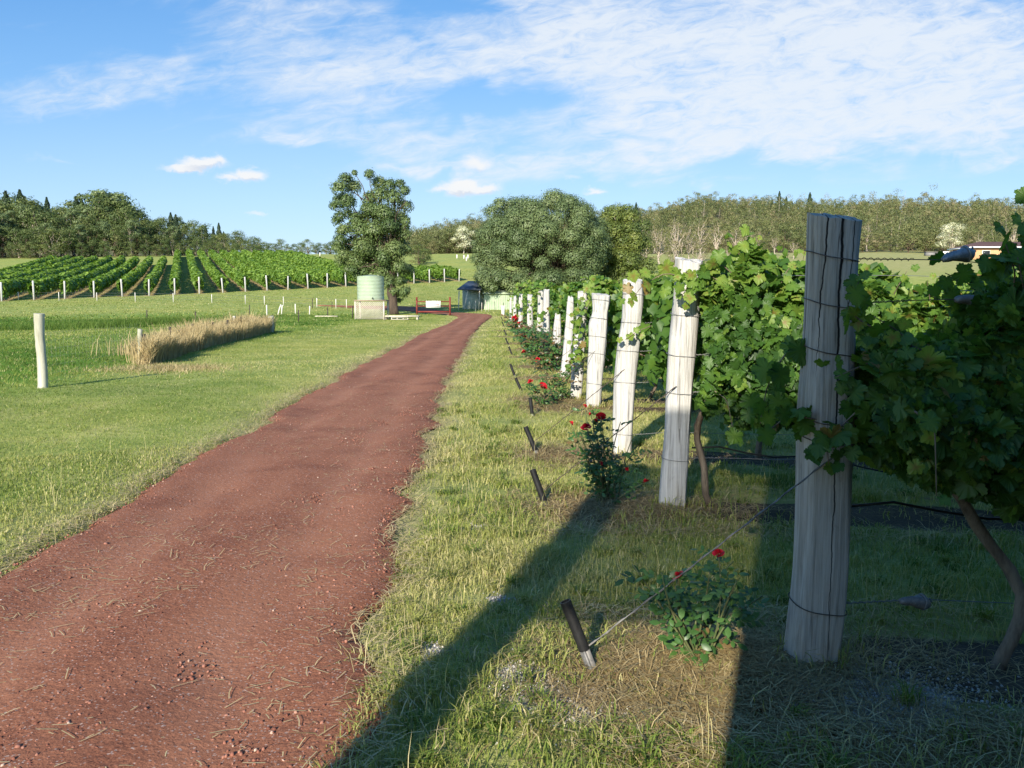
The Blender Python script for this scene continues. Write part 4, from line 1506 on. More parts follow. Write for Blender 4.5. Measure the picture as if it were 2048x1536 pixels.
# loose shoots hanging over the posts further down the line: things of the vine they grow from
sh_specs = [
    (2, [[(.25, -.1, 1.25), (.10, -.20, 1.20), (-.02, -.22, 1.12)]], .11, 6),
    (4, [[(.5, -.1, 1.7), (.12, -.25, 1.62), (-.05, -.28, 1.25), (-.02, -.28, .85)], [(.5, -.1, 1.6), (.2, -.25, 1.5), (.02, -.28, 1.1), (.0, -.28, .6)], [(.3, -.2, 1.0), (.05, -.3, .75), (-.18, -.3, .42)]], .12, 22),
    (5, [[(.6, -.1, 1.7), (.35, -.25, 1.6), (.25, -.28, 1.2)]], .12, 12),
    (7, [[(.5, -.1, 1.7), (.3, -.3, 1.4), (.22, -.3, .9), (.3, -.3, .6)], [(.1, -.1, 1.2), (-.2, -.3, 1.0), (-.3, -.3, .7)]], .12, 16),
    (8, [[(.4, -.1, 1.75), (0, -.3, 1.7), (-.2, -.3, 1.2), (-.3, -.3, .9)], [(.1, -.1, 1.9), (-.3, -.2, 1.8), (-.6, -.2, 1.5)]], .12, 16),
    (9, [[(.5, -.1, 1.9), (.1, -.3, 1.8), (-.2, -.3, 1.3)], [(.5, -.1, 1.4), (0, -.3, 1.3), (-.4, -.3, .8)]], .13, 18),
    (10, [[(.5, -.1, 2), (.1, -.3, 1.9), (-.3, -.3, 1.3)], [(.4, -.1, 1.4), (0, -.3, 1.2), (-.4, -.3, .8)]], .14, 16),
    (11, [[(.5, -.1, 2), (.1, -.3, 1.9), (-.3, -.3, 1.3)]], .15, 14),
]
for (kx, paths, sz, nlf) in sh_specs:
    p = POSTS[kx]
    root = thing('vine_shoot', 'green vine shoot trailing over the %s' % ['', '', 'crooked S bend post', '', 'post before the leaning one', 'leaning pointed post', '', 'right twin post', 'left twin post',
                 'half hidden fourth last post', 'third last slim post', 'second last thin post'][kx], 'vine shoot', (p['x'], p['y'], p['gz']), 'vine shoots over the end posts')
    gf, gs = G(), []
    for pa in paths:
        shoot(gf, gs, pa, nlf, sz, .68, kx < 5)
    gf.build('leaves', M['vine'], root)
    for st in gs:
        st.build('stem', M['vine_bark'], root)

# ------------------------------------------------------------------ anchors and tie wires
ANCH = [(1187, 1346), (1091, 1011), (1073, 906), (1065, 832), (1044, 785), (1030, 753), (1025, 712), (1018, 692), (1013, 672), (1009, 656), (1006, 643)]
AL = ['largest black anchor stake with an open pipe end beside straw', 'black anchor stake left of the tall rose bush', 'black anchor stake third up the verge', 'short upright black anchor stake in the grass',
      'black anchor stake left of the two bright roses', 'black anchor stake sixth up the verge', 'black anchor stake seventh up the verge', 'black anchor stake eighth up the verge', 'black anchor stake ninth up the verge',
      'black anchor stake second from the far end', 'farthest black anchor stake by the white marker post']
for kx, (px, py) in enumerate(ANCH):
    c = ground(px, py)
    c[2] = H1(c[0], c[1])
    root = thing('anchor_stake', AL[kx], 'anchor stake', c, 'black anchor stakes along the verge')
    dv = np.array([-.42, .10, 1.0]) if kx != 3 else np.array([-.15, 0.05, 1.0])
    dv = dv / np.linalg.norm(dv) + rng.normal(size=3) * .02
    Lt = (0.31, .28, .27, .24, .26, .25, .26, .26, .26, .3, .3)[kx]
    low = dv * .10 if kx == 0 else dv * .03
    g = G()
    ro_, ri_ = .0235, .019
    a = low
    b = dv * Lt
    # a pipe with a visible hollow end
    g.tube([a, a * .5 + b * .5, b], ro_, 16, cap=False)
    g.tube([b, b - dv * .10], ri_, 16, cap=False)
    nb = g.nv
    g.f.append(np.array([[nb - 64 - 16 + 0, 0, 0]], np.int32)[:0].reshape(0, 3))
    # rim ring
    t_ = dv / np.linalg.norm(dv)
    s_ = np.cross(t_, [0.31, .17, .93])
    s_ /= np.linalg.norm(s_)
    u_ = np.cross(s_, t_)
    an_ = np.linspace(0, 2 * PI, 17)[:-1]
    rim = np.concatenate([b + ro_ * (np.cos(an_)[:, None] * s_ + np.sin(an_)[:, None] * u_), b + ri_ * (np.cos(an_)[:, None] * s_ + np.sin(an_)[:, None] * u_)])
    jj = np.arange(16)
    g.add(rim, np.stack([jj, (jj + 1) % 16, 16 + (jj + 1) % 16, 16 + jj], 1))
    g.build('sleeve', M['sleeve'], root, False)
    g = G()
    g.bar(-dv * .12, low + dv * .06, .042, .010)
    g.bar(-dv * .12, low + dv * .06, .010, .042)
    g.build('stake', M['stake'], root)
    if kx < 6:
        q = POSTS[kx]
        hb = q['top'] * (.48 if kx == 0 else .5)
        e = np.array([q['x'] + (.10 if kx == 0 else 0.0), q['y'] - .09, q['gz'] + (at(1700, 876, q['y'])[2] - q['gz'] if kx == 0 else hb)])
        a = c + dv * .10
        w_ = np.linspace(0, 1, 60)
        g = G()
        base_ = a[None] * (1 - w_[:, None]) + e[None] * w_[:, None] - a
        g.tube(base_, .0025, 5)
        dd = (e - a) / np.linalg.norm(e - a)
        s1 = np.cross(dd, [0, 0, 1])
        s1 /= np.linalg.norm(s1)
        s2 = np.cross(s1, dd)
        hel = np.linspace(0, 1, 200)
        ph = hel * (60 if kx < 3 else 10)
        g.tube((e - a)[None] * hel[:, None] + .0035 * (np.cos(ph)[:, None] * s1 + np.sin(ph)[:, None] * s2), .002, 4)
        o = g.build('tie_wire', M['stake'] if kx == 0 else M['rust_wire'], None, True, a)
        tag(o, 'twisted tie wire from the %s post down to its black anchor' % ['big grey nearest', 'leaf topped second', 'crooked S bend', 'flared head', 'shoot draped fifth', 'leaning pointed'][kx], 'wire', 'tie wires of the end posts')

# ------------------------------------------------------------------ irrigation hoses
for kx, hz in ((0, .80), (1, .50)):
    p = POSTS[kx]
    xs_ = np.linspace(.15, 8, 40)
    gx = p['x'] + xs_
    z = H(gx, np.full(40, p['y'])) - p['gz'] + hz * .75 + .05 * np.sin(xs_ * 3.1) + .03 * np.sin(xs_ * 7)
    g = G()
    g.tube(np.stack([xs_, .03 * np.sin(xs_ * 2) + .05, z], 1), .006, 7)
    o = g.build('irrigation_hose', M['hose'], None, True, (p['x'], p['y'], p['gz']))
    tag(o, 'black drip hose slung under the vines of the %s row' % ['nearest', 'second'][kx], 'hose', 'drip hoses under the vines')

# ------------------------------------------------------------------ roses
RL = np.array([(0, 0, 0), (.28, .35, -.03), (.22, .75, -.05), (0, 1.0, -.10), (-.22, .75, -.05), (-.28, .35, -.03), (0, .5, .03)], float)
RLF = np.array([(0, 1, 6), (1, 2, 6), (2, 3, 6), (3, 4, 6), (4, 5, 6), (5, 0, 6)])


def bloom(size, seed):
    g = G()
    rs = np.random.default_rng(seed)
    for layer, (cnt, tilt, rad_, hh) in enumerate([(5, 1.15, .50, .34), (5, .85, .40, .42), (5, .5, .28, .48), (4, .25, .17, .50), (3, .08, .09, .5)]):
        for q in range(cnt):
            a = 2 * PI * (q / cnt + layer * .13) + rs.normal() * .1
            u = np.linspace(-1, 1, 5)
            v = np.linspace(0, 1, 4)
            U_, V_ = np.meshgrid(u, v)
            ww_ = np.sin(np.clip(V_ * .85 + .15, 0, 1) * PI * .62) * (.55 - .05 * layer)
            rr_ = rad_ * np.sin(V_ * PI / 2) ** .8 + .10 * V_ ** 3 * tilt
            aa_ = a + U_ * ww_ / np.maximum(rad_, .15) * .62
            zz_ = hh * V_ * (1.05 - .35 * tilt) - .06 * V_ ** 3 * tilt * 2 + .03 * rs.normal() + .04 * (1 - np.abs(U_)) * V_
            Vx = np.stack([np.cos(aa_) * rr_, np.sin(aa_) * rr_, zz_], -1).reshape(-1, 3)
            i = np.arange(3)[:, None] * 5
            j = np.arange(4)[None]
            g.add(Vx * size, np.stack([i + j, i + j + 1, i + 6 + j, i + 5 + j], -1).reshape(-1, 4), np.clip(.25 + .16 * layer * 0 + .5 * rs.random() + .2 * V_.ravel(), 0, 1))
    return g


def rose_bush(label, base, height, spread, nleaf, blooms, canes=6, seed=0, leaf=.035, red=0.05, bs=.036, bs_list=None, low=.1):
    root = thing('rose_bush', label, 'rose bush', base, 'red rose bushes before the end posts')
    rs = np.random.default_rng(seed)
    gs, gf = G(), G()
    tips = [np.array(b_) - np.array(base) for b_ in blooms]
    paths = []
    ends = list(tips)
    for q in range(canes):
        a = rs.random() * 2 * PI
        ends.append(np.array([math.cos(a) * spread * (.4 + .6 * rs.random()), math.sin(a) * spread * .6 * (.4 + .6 * rs.random()), height * (.55 + .45 * rs.random())]))
    for e in ends:
        q = np.linspace(0, 1, 9)
        b0 = np.array([rs.normal() * .03, rs.normal() * .03, -.04])
        C = b0[None] * (1 - q[:, None]) + e[None] * q[:, None]
        C[:, 0] += .10 * spread * np.sin(q * PI) * rs.normal()
        C[:, 2] += .06 * height * np.sin(q * PI)
        C[-1] = e
        gs.tube(C, np.linspace(.006, .0028, 9) * (1 if leaf < .05 else 1.3), 5)
        paths.append(C)
    per = max(3, nleaf // (len(paths) * 5))
    for C in paths:
        u = low + (0.97 - low) * rs.random(per) ** .8
        for uu_ in u:
            pt = np.array([np.interp(uu_, np.linspace(0, 1, 9), C[:, c_]) for c_ in range(3)])
            a = rs.random() * 2 * PI
            d = np.array([math.cos(a), math.sin(a), .25 + .3 * rs.normal()])
            d /= np.linalg.norm(d)
            Ls = leaf * 2.6 * (.6 + .6 * rs.random())
            sd = np.cross(d, [0, 0, 1])
            pos, tips_, sz = [], [], []
            for k_, (f_, s_) in enumerate([(.45, -1), (.45, 1), (.75, -1), (.75, 1), (1.0, 0)]):
                pos.append(pt + d * Ls * f_ - np.array([0, 0, .25 * f_ * f_ * Ls]))
                tips_.append(d * .6 + sd * s_ * .9 if s_ else d)
                sz.append(leaf * (.85 if s_ else 1.1) * (.8 + .4 * rs.random()))
            nr_ = np.tile([0, -.45, 1.0], (5, 1)) + rs.normal(size=(5, 3)) * .38
            t0 = np.clip(.45 + rs.normal() * .2, 0, .84)
            if rs.random() < red:
                t0 = .95
            scatter(gf, RL, RLF, np.array(pos), frames(nr_, np.array(tips_)), np.array(sz), np.full(5, t0))
    gs.build('canes', M['cane'], root, True)
    gf.build('foliage', M['rose_leaf'], root)
    for k_, tpos in enumerate(tips):
        s_ = bs if bs_list is None else bs_list[k_]
        ob = bloom(s_, seed * 10 + k_).build('bloom', M['petal'], root, True)
        ob.location = tpos
        ob.rotation_euler = (R(38 + rs.normal() * 15), R(rs.normal() * 18), rs.random() * 6)
    return root


def gpt(px, py):
    c = ground(px, py)
    c[2] = H1(c[0], c[1])
    return c


b = gpt(1400, 1318)
Y = b[1]
rose_bush('low rose bush with two dark red blooms by the big grey post', b, .42, .30, 640, [at(1357, 1152, Y - .05), at(1437, 1108, Y + .12)], 13, 1, .042, .05, .044)
b = gpt(1215, 1005)
Y = b[1]
rose_bush('tall dark rose bush with several bright red blooms', b, .62, .26, 900,
          [at(1202, 833, Y), at(1172, 856, Y - .1), at(1190, 842, Y + .1), at(1142, 847, Y), at(1182, 829, Y + .1), at(1170, 812, Y + .1), at(1292, 964, Y - .1), at(1254, 938, Y), at(1202, 927, Y - .1)], 12, 2, .042, .04, .05,
          [.062, .066, .042, .036, .036, .028, .044, .026, .026])
b = gpt(1082, 812)
Y = b[1]
rose_bush('sparse rose bush with two big red blooms on bare stems', b, .35, .22, 300, [at(1061, 764, Y), at(1086, 772, Y), at(1074, 783, Y)], 4, 3, .05, .1, .06, [.075, .10, .06])
b = gpt(1112, 800)
rose_bush('small rose bush with reddish young leaves behind the two big blooms', b, .62, .3, 420, [], 9, 4, .055, .35)
b = gpt(1100, 745)
Y = b[1]
rose_bush('dense rose bush below the twin posts', b, .95, .58, 1500, [at(1075, 720, Y - .3), at(1103, 688, Y), at(1048, 705, Y)], 16, 5, .075, .25, .1)
b = gpt(1070, 715)
Y = b[1]
rose_bush('dense rose bush left of the twin posts with dark red tips', b, .85, .52, 1200, [at(1046, 672, Y), at(1060, 690, Y), at(1078, 682, Y)], 14, 6, .085, .35, .12)
b = gpt(1052, 690)
Y = b[1]
rose_bush('rose bush with dull red blooms before the half hidden post', b, .78, .5, 900, [at(1034, 640, Y), at(1040, 648, Y), at(1046, 652, Y), at(1055, 672, Y)], 14, 7, .10, .4, .16)
b = gpt(1036, 668)
Y = b[1]
rose_bush('farthest rose bush with a cluster of dark red blooms', b, .85, .5, 800, [at(1028, 636, Y), at(1033, 633, Y), at(1038, 637, Y), at(1030, 645, Y)], 14, 8, .11, .35, .17)


# ------------------------------------------------------------------ left fences
def post_simple(g, base, top, r, seg=10, taper=.95, wob=.08):
    q = np.linspace(0, 1, 9)
    base, top = np.array(base, float), np.array(top, float)
    C = base[None] * (1 - q[:, None]) + top[None] * q[:, None]
    C[1:-1, :2] += rng.normal(size=(7, 2)) * r * .12
    g.tube(C, r * (1 - (1 - taper) * q), seg, wob=wob)


c = gpt(85, 776)
tp = at(79, 627, c[1])
root = thing('log_post', 'pale round log post standing alone in the left grass', 'post', c)
g = G()
q = np.linspace(0, 1, 22)
C = np.stack([(tp[0] - c[0]) * q + .012 * np.sin(q * 6), .0 * q, -.1 + (tp[2] - c[2] + .1) * q], 1)
rr_ = np.interp(q, [0, .1, .55, .6, .65, 1], [.088, .078, .072, .079, .072, .082])
g.tube(C, rr_, 20, wob=.05)
o = g.build('post_shaft', M['log'], root, True)
try:
    o.data.set_sharp_from_angle(angle=R(50))
except Exception:
    pass

# fence running through the tan grass
F1 = [(281, 727, 658, 'log'), (288, 726, 668, 'pk'), (340, 706, 654, 'pk'), (385, 692, 647, 'pk'), (425, 684, 644, 'pk'), (455, 677, 640, 'pk'), (482, 672, 634, 'pk'), (468, 668, 632, 'wh'), (542, 665, 633, 'log')]
root = thing('wire_fence', 'wire fence of dark pickets standing in tall tan grass', 'fence', (0, 0, 0))
prev = None
fpts = []
for (px, pyb, pyt, kd) in F1:
    c = gpt(px, pyb)
    tpz = at(px, pyt, c[1])
    g = G()
    if kd == 'log':
        post_simple(g, c - [0, 0, .1], (tpz[0] - .01, c[1], tpz[2]), .055 if px < 300 else .12, 12)
        o = g.build('end_post', M['green_wood'], root, True)
    elif kd == 'wh':
        post_simple(g, c - [0, 0, .1], (tpz[0], c[1], tpz[2]), .05, 8)
        o = g.build('end_post', M['white_wood'], root, True)
    else:
        hgt_ = tpz[2] - c[2]
        g.bar(c - [0, 0, .1], (tpz[0], c[1], tpz[2]), .05 + .0007 * c[1], .012)
        g.bar(c - [0, 0, .1], (tpz[0], c[1], tpz[2]), .012, .035)
        o = g.build('picket', M['picket'], root)
    if kd != 'wh' and px != 288:
        fpts.append((c, tpz[2] - c[2]))
g = G()
for f_ in (.3, .55, .8, .95):
    g = G()
    pts = [c + np.array([0, 0, h_ * f_]) for c, h_ in fpts]
    g.tube(pts, .0025, 4)
    o = g.build('fence_wire', M['wire'], root)

# netting fence between the log post and the tan grass
root = thing('mesh_fence', 'faint wire mesh fence between the log post and the tan grass', 'fence', (0, 0, 0))
a = gpt(85, 776)
b = gpt(281, 727)
g = G()
for f_ in (.08, .22, .36, .5, .64, .78, .92):
    g.tube([a + np.array([0, 0, f_ * 1.0]), (a + b) / 2 + np.array([0, 0, f_ * 1.0 - .03]), b + np.array([0, 0, f_ * .9])], .0013, 3)
for q in np.linspace(0.02, .98, 30):
    pp = a * (1 - q) + b * q
    g.tube([pp + np.array([0, 0, .05]), pp + np.array([0, 0, .92])], .001, 3)
g.build('wire_mesh', M['wire'], root)

# thin white fence below the far vineyard
FW = [(37, 600, 586), (118, 598, 587), (194, 600, 589), (271, 607, 589), (347, 608, 590), (424, 609, 592), (491, 612, 594), (529, 609, 596), (567, 608, 593), (634, 617, 598), (672, 615, 601), (693, 613, 600)]
root = thing('wire_fence', 'thin white picket wire fence below the far vineyard', 'fence', (0, 0, 0))
fp = []
for kx, (px, pyb, pyt) in enumerate(FW):
    Yd = np.interp(px, [0, 400, 700], [80, 77, 70])
    c = at(px, pyb, Yd)
    c[2] = H1(c[0], c[1])
    hgt_ = max(.8, (pyb - pyt) / FPX * Yd)
    g = G()
    g.tube([c - [0, 0, .1], c + np.array([0, 0, hgt_])], .032, 6)
    g.build('fence_post', M['white_wood'], root)
    fp.append((c, hgt_))
for f_ in (.35, .65, .93):
    g = G()
    g.tube([c + np.array([0, 0, h_ * f_]) for c, h_ in fp], .008, 3)
    g.build('fence_wire', M['wire'], root)

# dark pickets scattered over the wet paddock
PK = [(294, 640, 620), (391, 643, 623), (499, 630, 610), (597, 644, 620), (625, 617, 597), (655, 634, 615), (705, 637, 612), (664, 616, 604)]
root = thing('wire_fence', 'line of dark steel pickets across the green paddock', 'fence', (0, 0, 0))
for (px, pyb, pyt) in PK:
    c = gpt(px, pyb)
    hgt_ = (pyb - pyt) / FPX * c[1]
    g = G()
    g.bar(c - [0, 0, .1], c + np.array([.02, 0, hgt_]), .06, .02)
    g.build('picket', M['picket'], root)
for (px, pyb, pyt, ln, lb) in [(534, 632, 610, 0, 'upright white stick in the paddock, leftmost of the group'), (555, 630, 609, .35, 'leaning white stick in the paddock'), (563, 629, 610, 0.1, 'white stick right beside the leaning one'),
                               (591, 627, 608, 0, 'white stick in the paddock, fourth of the group'), (619, 629, 612, .05, 'white stick in the paddock, nearest to the tank')]:
    c = gpt(px, pyb)
    hgt_ = (pyb - pyt) / FPX * c[1]
    g = G()
    g.tube([(0, 0, -.1), (ln * .4, 0, hgt_ * .5), (ln * .8, 0, hgt_)], .045, 6)
    o = g.build('white_stick', M['white_wood'], None, False, c)
    tag(o, lb, 'stick', 'white sticks in the paddock')
c = gpt(653, 634)
g = G()
g.box(-.75, .75, -.12, .12, .02, .08)
o = g.build('plank', M['slab'], None, False, c)
tag(o, 'pale plank lying in the paddock left of the tank', 'plank')

# tan grass band: stuff
g = G()
pa = [gpt(px, py) for px, py in [(292, 731), (314, 727), (360, 712), (410, 696), (460, 684), (505, 674), (547, 664)]]
for s_ in range(len(pa) - 1):
    a, b = pa[s_], pa[s_ + 1]
    L = np.linalg.norm(b - a)
    m_ = int(L * 1500)
    q = rng.random(m_)
    off = np.abs(rng.normal(size=m_)) * ((.12, .25)[s_] if s_ < 2 else .65) - .05
    d = (b - a)[:2] / np.linalg.norm((b - a)[:2])
    x = a[0] * (1 - q) + b[0] * q + off * -d[1]
    y = a[1] * (1 - q) + b[1] * q + off * d[0]
    cl = fbm(x * 1.3, y * 1.3, 131)
    h = (.10 + 1.10 * cl) * (.45 + .75 * rng.random(m_)) * np.interp(y, [15, 18, 24, 36], [.55, .75, .9, 1.0])
    if s_ == 0:
        h *= np.clip(q * 1.6 + .1, .15, 1)
    blades(g, x, y, h, .007 + .010 * rng.random(m_) + y * .0002, np.clip(.25 + .6 * rng.random(m_) + .3 * (cl - .5), 0, 1), True, .35)
m_ = 2500
c = gpt(330, 737)
x = c[0] + rng.normal(size=m_) * .7
y = c[1] + rng.normal(size=m_) * .5
blades(g, x, y, .05 + .12 * rng.random(m_), np.full(m_, .012), rng.random(m_), False, .9)
o = g.build('tan_grass', M['dry'])
tag(o, 'tall tan dry grass growing along the picket fence', 'dry grass', kind='stuff')
# rank dark tussocks in the wet paddock
g = G()
for (px, py, s_, m_) in [(250, 650, 1.0, 900), (150, 656, 1.3, 900), (310, 648, .9, 700), (360, 645, .8, 700), (60, 660, 1.4, 700), (230, 655, 1.0, 500)]:
    c = gpt(px, py)
    x = c[0] + rng.normal(size=m_) * s_
    y = c[1] + rng.normal(size=m_) * s_ * .6
    blades(g, x, y, .25 + .3 * rng.random(m_), np.full(m_, .03), .18 * rng.random(m_), False, .5)
o = g.build('paddock_tussocks', M['grass'])
tag(o, 'dark green tussocks in the wet paddock on the left', 'grass', kind='stuff')

# ------------------------------------------------------------------ tank, stand, plank deck, gate sign
TY = 52.0
a, b = at(711, 640, TY), at(768, 640, TY)
cxx_, wid = (a[0] + b[0]) / 2, b[0] - a[0]
gz = H1(cxx_, TY)
zt_ = at(740, 603, TY)[2] - gz
root = thing('tank_stand', 'square tank stand clad in diagonal white lattice', 'tank stand', (cxx_, TY, gz))
hw_ = wid / 2
for sx in (-1, 1):
    for sy in (0, 1):
        g = G()
        g.box(sx * hw_ - .045, sx * hw_ + .045, sy * 1.7 - .045, sy * 1.7 + .045, -.1, zt_ + .02)
        g.build('frame_post', M['lattice'], root)
g = G()
stp = .125


def clip_line(k_, sg):
    # diagonal x = sg*z + k inside the panel
    pts = []
    for z in (0.03, zt_ - .02):
        x = sg * z + k_
        if -hw_ + .05 <= x <= hw_ - .05:
            pts.append((x, z))
    for x in (-hw_ + .05, hw_ - .05):
        z = (x - k_) / sg
        if .03 < z < zt_ - .02:
            pts.append((x, z))
    return pts[:2] if len(pts) >= 2 else None


for sg, yo in ((1, -.012), (-1, .002)):
    for k_ in np.arange(-hw_ - zt_, hw_ + zt_, stp):
        q = clip_line(k_, sg)
        if q and abs(q[0][1] - q[1][1]) > .05:
            g.bar((q[0][0], yo - .03, q[0][1]), (q[1][0], yo - .03, q[1][1]), .010, .030)
g.build('lattice_panel', M['lattice'], root)
g = G()
g.box(-hw_ - .08, hw_ + .08, -.08, 1.8, zt_ + .02, zt_ + .10)
g.build('platform', M['timber'], root)
g = G()
a, b = at(715, 600, TY + .8), at(768, 600, TY + .8)
tr_ = (b[0] - a[0]) / 2
th_ = (603 - 556) / FPX * TY
zz = np.linspace(0, th_, 150)
rr_ = tr_ + .016 * np.sin(zz / th_ * 2 * PI * 17)
an = np.linspace(0, 2 * PI, 49)[:-1]
V = np.stack([np.cos(an)[None] * rr_[:, None], np.sin(an)[None] * rr_[:, None], np.repeat(zz[:, None], 48, 1)], -1).reshape(-1, 3)
i = np.arange(149)[:, None] * 48
j = np.arange(48)[None]
g.add(V, np.stack([i + j, i + (j + 1) % 48, i + 48 + (j + 1) % 48, i + 48 + j], -1).reshape(-1, 4))
tx = (a[0] + b[0]) / 2
root = thing('water_tank', 'pale green corrugated round water tank on the lattice stand', 'water tank', (tx, TY + .85, gz + zt_ + .105))
g.build('tank_wall', M['tank'], root, True)
g = G()
V = np.concatenate([np.stack([np.cos(an) * (tr_ + .02), np.sin(an) * (tr_ + .02), np.full(48, th_)], 1), [[0, 0, th_ + .10]]])
g.add(V, np.stack([np.arange(48), (np.arange(48) + 1) % 48, np.full(48, 48)], 1))
g.build('tank_lid', M['tank'], root)
g = G()
g.tube([(.25, -tr_ - .08, .09), (.25, -tr_ + .05, .09)], .035, 8)
g.tube([(.25, -tr_ - .06, .09), (.25, -tr_ - .06, .18)], .015, 6)
g.build('outlet_tap', M['picket'], root)

c = gpt(802, 640)
root = thing('plank_deck', 'low pale timber platform between the tank stand and the gate sign', 'deck', c)
L = (835 - 765) / FPX * c[1] / 2
for q in range(4):
    g = G()
    g.box(-L, L, .02 + q * .21, .21 + q * .21, .20, .27)
    g.build('deck_board', M['slab'], root)
g = G()
l2 = L * .48
g.box(-l2 - .1, l2 - .1, .02, .08, .02, .06)
g.box(-l2 - .1, l2 - .1, .02, .08, .155, .197)
for x in (-l2 - .1, -l2 + .25, .1, l2 - .14):
    g.box(x, x + .06, .085, .14, -.05, .198)
g.box(-L + .05, -L + .15, .1, .8, -.05, .198)
g.box(L - .15, L - .05, .1, .8, -.05, .198)
g.build('deck_frame', M['lattice'], root)

c = at(867, 629, 62.6)
c[2] = H1(c[0], c[1])
SY = c[1]
k_ = SY / FPX
root = thing('gate_sign', 'dark red timber frame carrying a white cellar sign', 'sign', c)
hw_ = (900 - 834) / 2 * k_
for s_ in (-1, 1):
    g = G()
    g.box(s_ * hw_ - .06, s_ * hw_ + .06, -.06, .06, -.1, 35.5 * k_)
    g.build('frame_post', M['red_paint'], root)
for z, hh_ in ((26.5 * k_, .07), (17.5 * k_, .06), (6.5 * k_, .11)):
    g = G()
    g.box(-hw_ + .062, hw_ - .062, -.03, .03, z - hh_ / 2, z + hh_ / 2)
    g.build('rail', M['red_paint'], root)
bw = 14.5 * k_
bz0, bz1 = 14.5 * k_, 28 * k_
g = G()
g.box(-.0 - bw, bw, -.075, -.045, bz0, bz1)
bd = g.build('sign_board', M['sign_white'], root)
bd.location = (0, 0, 0)


def text_mesh(txt, size, x, z, y, mat, parent, name='lettering'):
    cu = bpy.data.curves.new(name, 'FONT')
    cu.body = txt
    cu.size = size
    cu.align_x = 'CENTER'
    cu.extrude = .002
    cu.space_character = 1.25
    ob = bpy.data.objects.new(name, cu)
    COL.objects.link(ob)
    dg = bpy.context.evaluated_depsgraph_get()
    me = bpy.data.meshes.new_from_object(ob.evaluated_get(dg))
    COL.objects.unlink(ob)
    bpy.data.objects.remove(ob)
    o = bpy.data.objects.new(name, me)
    me.materials.clear()
    me.materials.append(mat)
    COL.objects.link(o)
    o.parent = parent
    o.location = (x, y, z)
    o.rotation_euler = (PI / 2, 0, 0)
    return o


text_mesh('CELLAR', .255, 0, bz0 + .335, -.078, M['sign_red'], bd)
g = G()
xx = -.36
while xx < .36:
    wl = .028 + .03 * random.random()
    g.box(xx, xx + wl, -.079, -.0755, bz0 + .20, bz0 + .20 + .055 + .02 * random.random())
    xx += wl + .022
g.build('lettering', M['sign_red'], bd)
g = G()
g.box(-.36, .42, -.079, -.0755, bz0 + .105, bz0 + .13)
g.build('underline', M['sign_red'], bd)

# white marker post in the bend
c = gpt(1006, 632)
root = None
g = G()
g.tube([(0, 0, -.1), (0, 0, (632 - 612) / FPX * c[1])], [.13, .12], 10, wob=.06)
g.box(-.2, .25, -.02, .02, (632 - 612) / FPX * c[1] * .97, (632 - 612) / FPX * c[1] * .97 + .035)
o = g.build('marker_post', M['white_wood'], None, False, c)
tag(o, 'short stout white post on the verge where the drive bends', 'post')

# ------------------------------------------------------------------ pale green shed
SHY = 77.0
a, b = at(926, 613, SHY), at(1075, 613, SHY)
gz = H1((a[0] + b[0]) / 2, SHY)
k_ = SHY / FPX
xo = at(955, 613, SHY)[0]
gy = SHY
z613 = at(955, 613, SHY)[2]
gz = min(gz, z613 + .25)
root = thing('corrugated_shed', 'pale green corrugated shed with a dark blue verandah roof under the big tree', 'shed', (xo, SHY, gz))


def corr(g, x0, x1, y, z0, z1, n_, amp=.03):
    q = np.linspace(0, 1, n_)
    xx_ = x0 + (x1 - x0) * q
    yy_ = y + amp * np.sin(q * n_ / 6 * 2 * PI)
    V = np.concatenate([np.stack([xx_, yy_, np.full(n_, z0)], 1), np.stack([xx_, yy_, np.full(n_, z1)], 1)])
    i = np.arange(n_ - 1)
    g.add(V, np.stack([i, i + 1, i + n_ + 1, i + n_], 1))


WH = 42 * k_
g = G()
corr(g, .6, 6.2, 0, -.2, WH * .72, 200)
g.box(.6, 6.2, .04, 4, -.2, WH * .72)
g.build('wall', M['shed_green'], root)
g = G()
g.box(-1.45, .58, .9, 4.0, -.2, WH + .1)
g.build('end_wall', M['shed_grey'], root)
g = G()
g.add([(-1.85, -.5, WH * .93), (.35, -.5, WH * .90), (.75, 2.8, WH * 1.33), (-1.0, 2.8, WH * 1.33), (-1.85, -.5, WH * .96 + .04), (.35, -.5, WH * .93 + .04), (.75, 2.8, WH * 1.36 + .04), (-1.0, 2.8, WH * 1.36 + .04)],
      [(3, 2, 1, 0), (4, 5, 6, 7), (0, 1, 5, 4), (1, 2, 6, 5), (2, 3, 7, 6), (3, 0, 4, 7)])
g.build('verandah_roof', M['roof_blue'], root)
g = G()
g.add([(.45, -.2, WH * .74), (6.4, -.2, WH * .74), (6.4, 2.2, WH * 1.0), (.8, 2.2, WH * 1.0), (.45, -.2, WH * .76), (6.4, -.2, WH * .76), (6.4, 2.2, WH * 1.03), (.8, 2.2, WH * 1.03)],
      [(3, 2, 1, 0), (4, 5, 6, 7), (0, 1, 5, 4), (1, 2, 6, 5), (2, 3, 7, 6), (3, 0, 4, 7)])
g.build('main_roof', M['shed_green'], root)
for x, ty in ((-1.75, .08), (-1.25, .35), (.12, 0.1)):
    g = G()
    g.bar((x, -.35, -.2), (x + ty, -.40, WH * .9), .09, .09)
    g.build('verandah_post', M['lattice'], root)
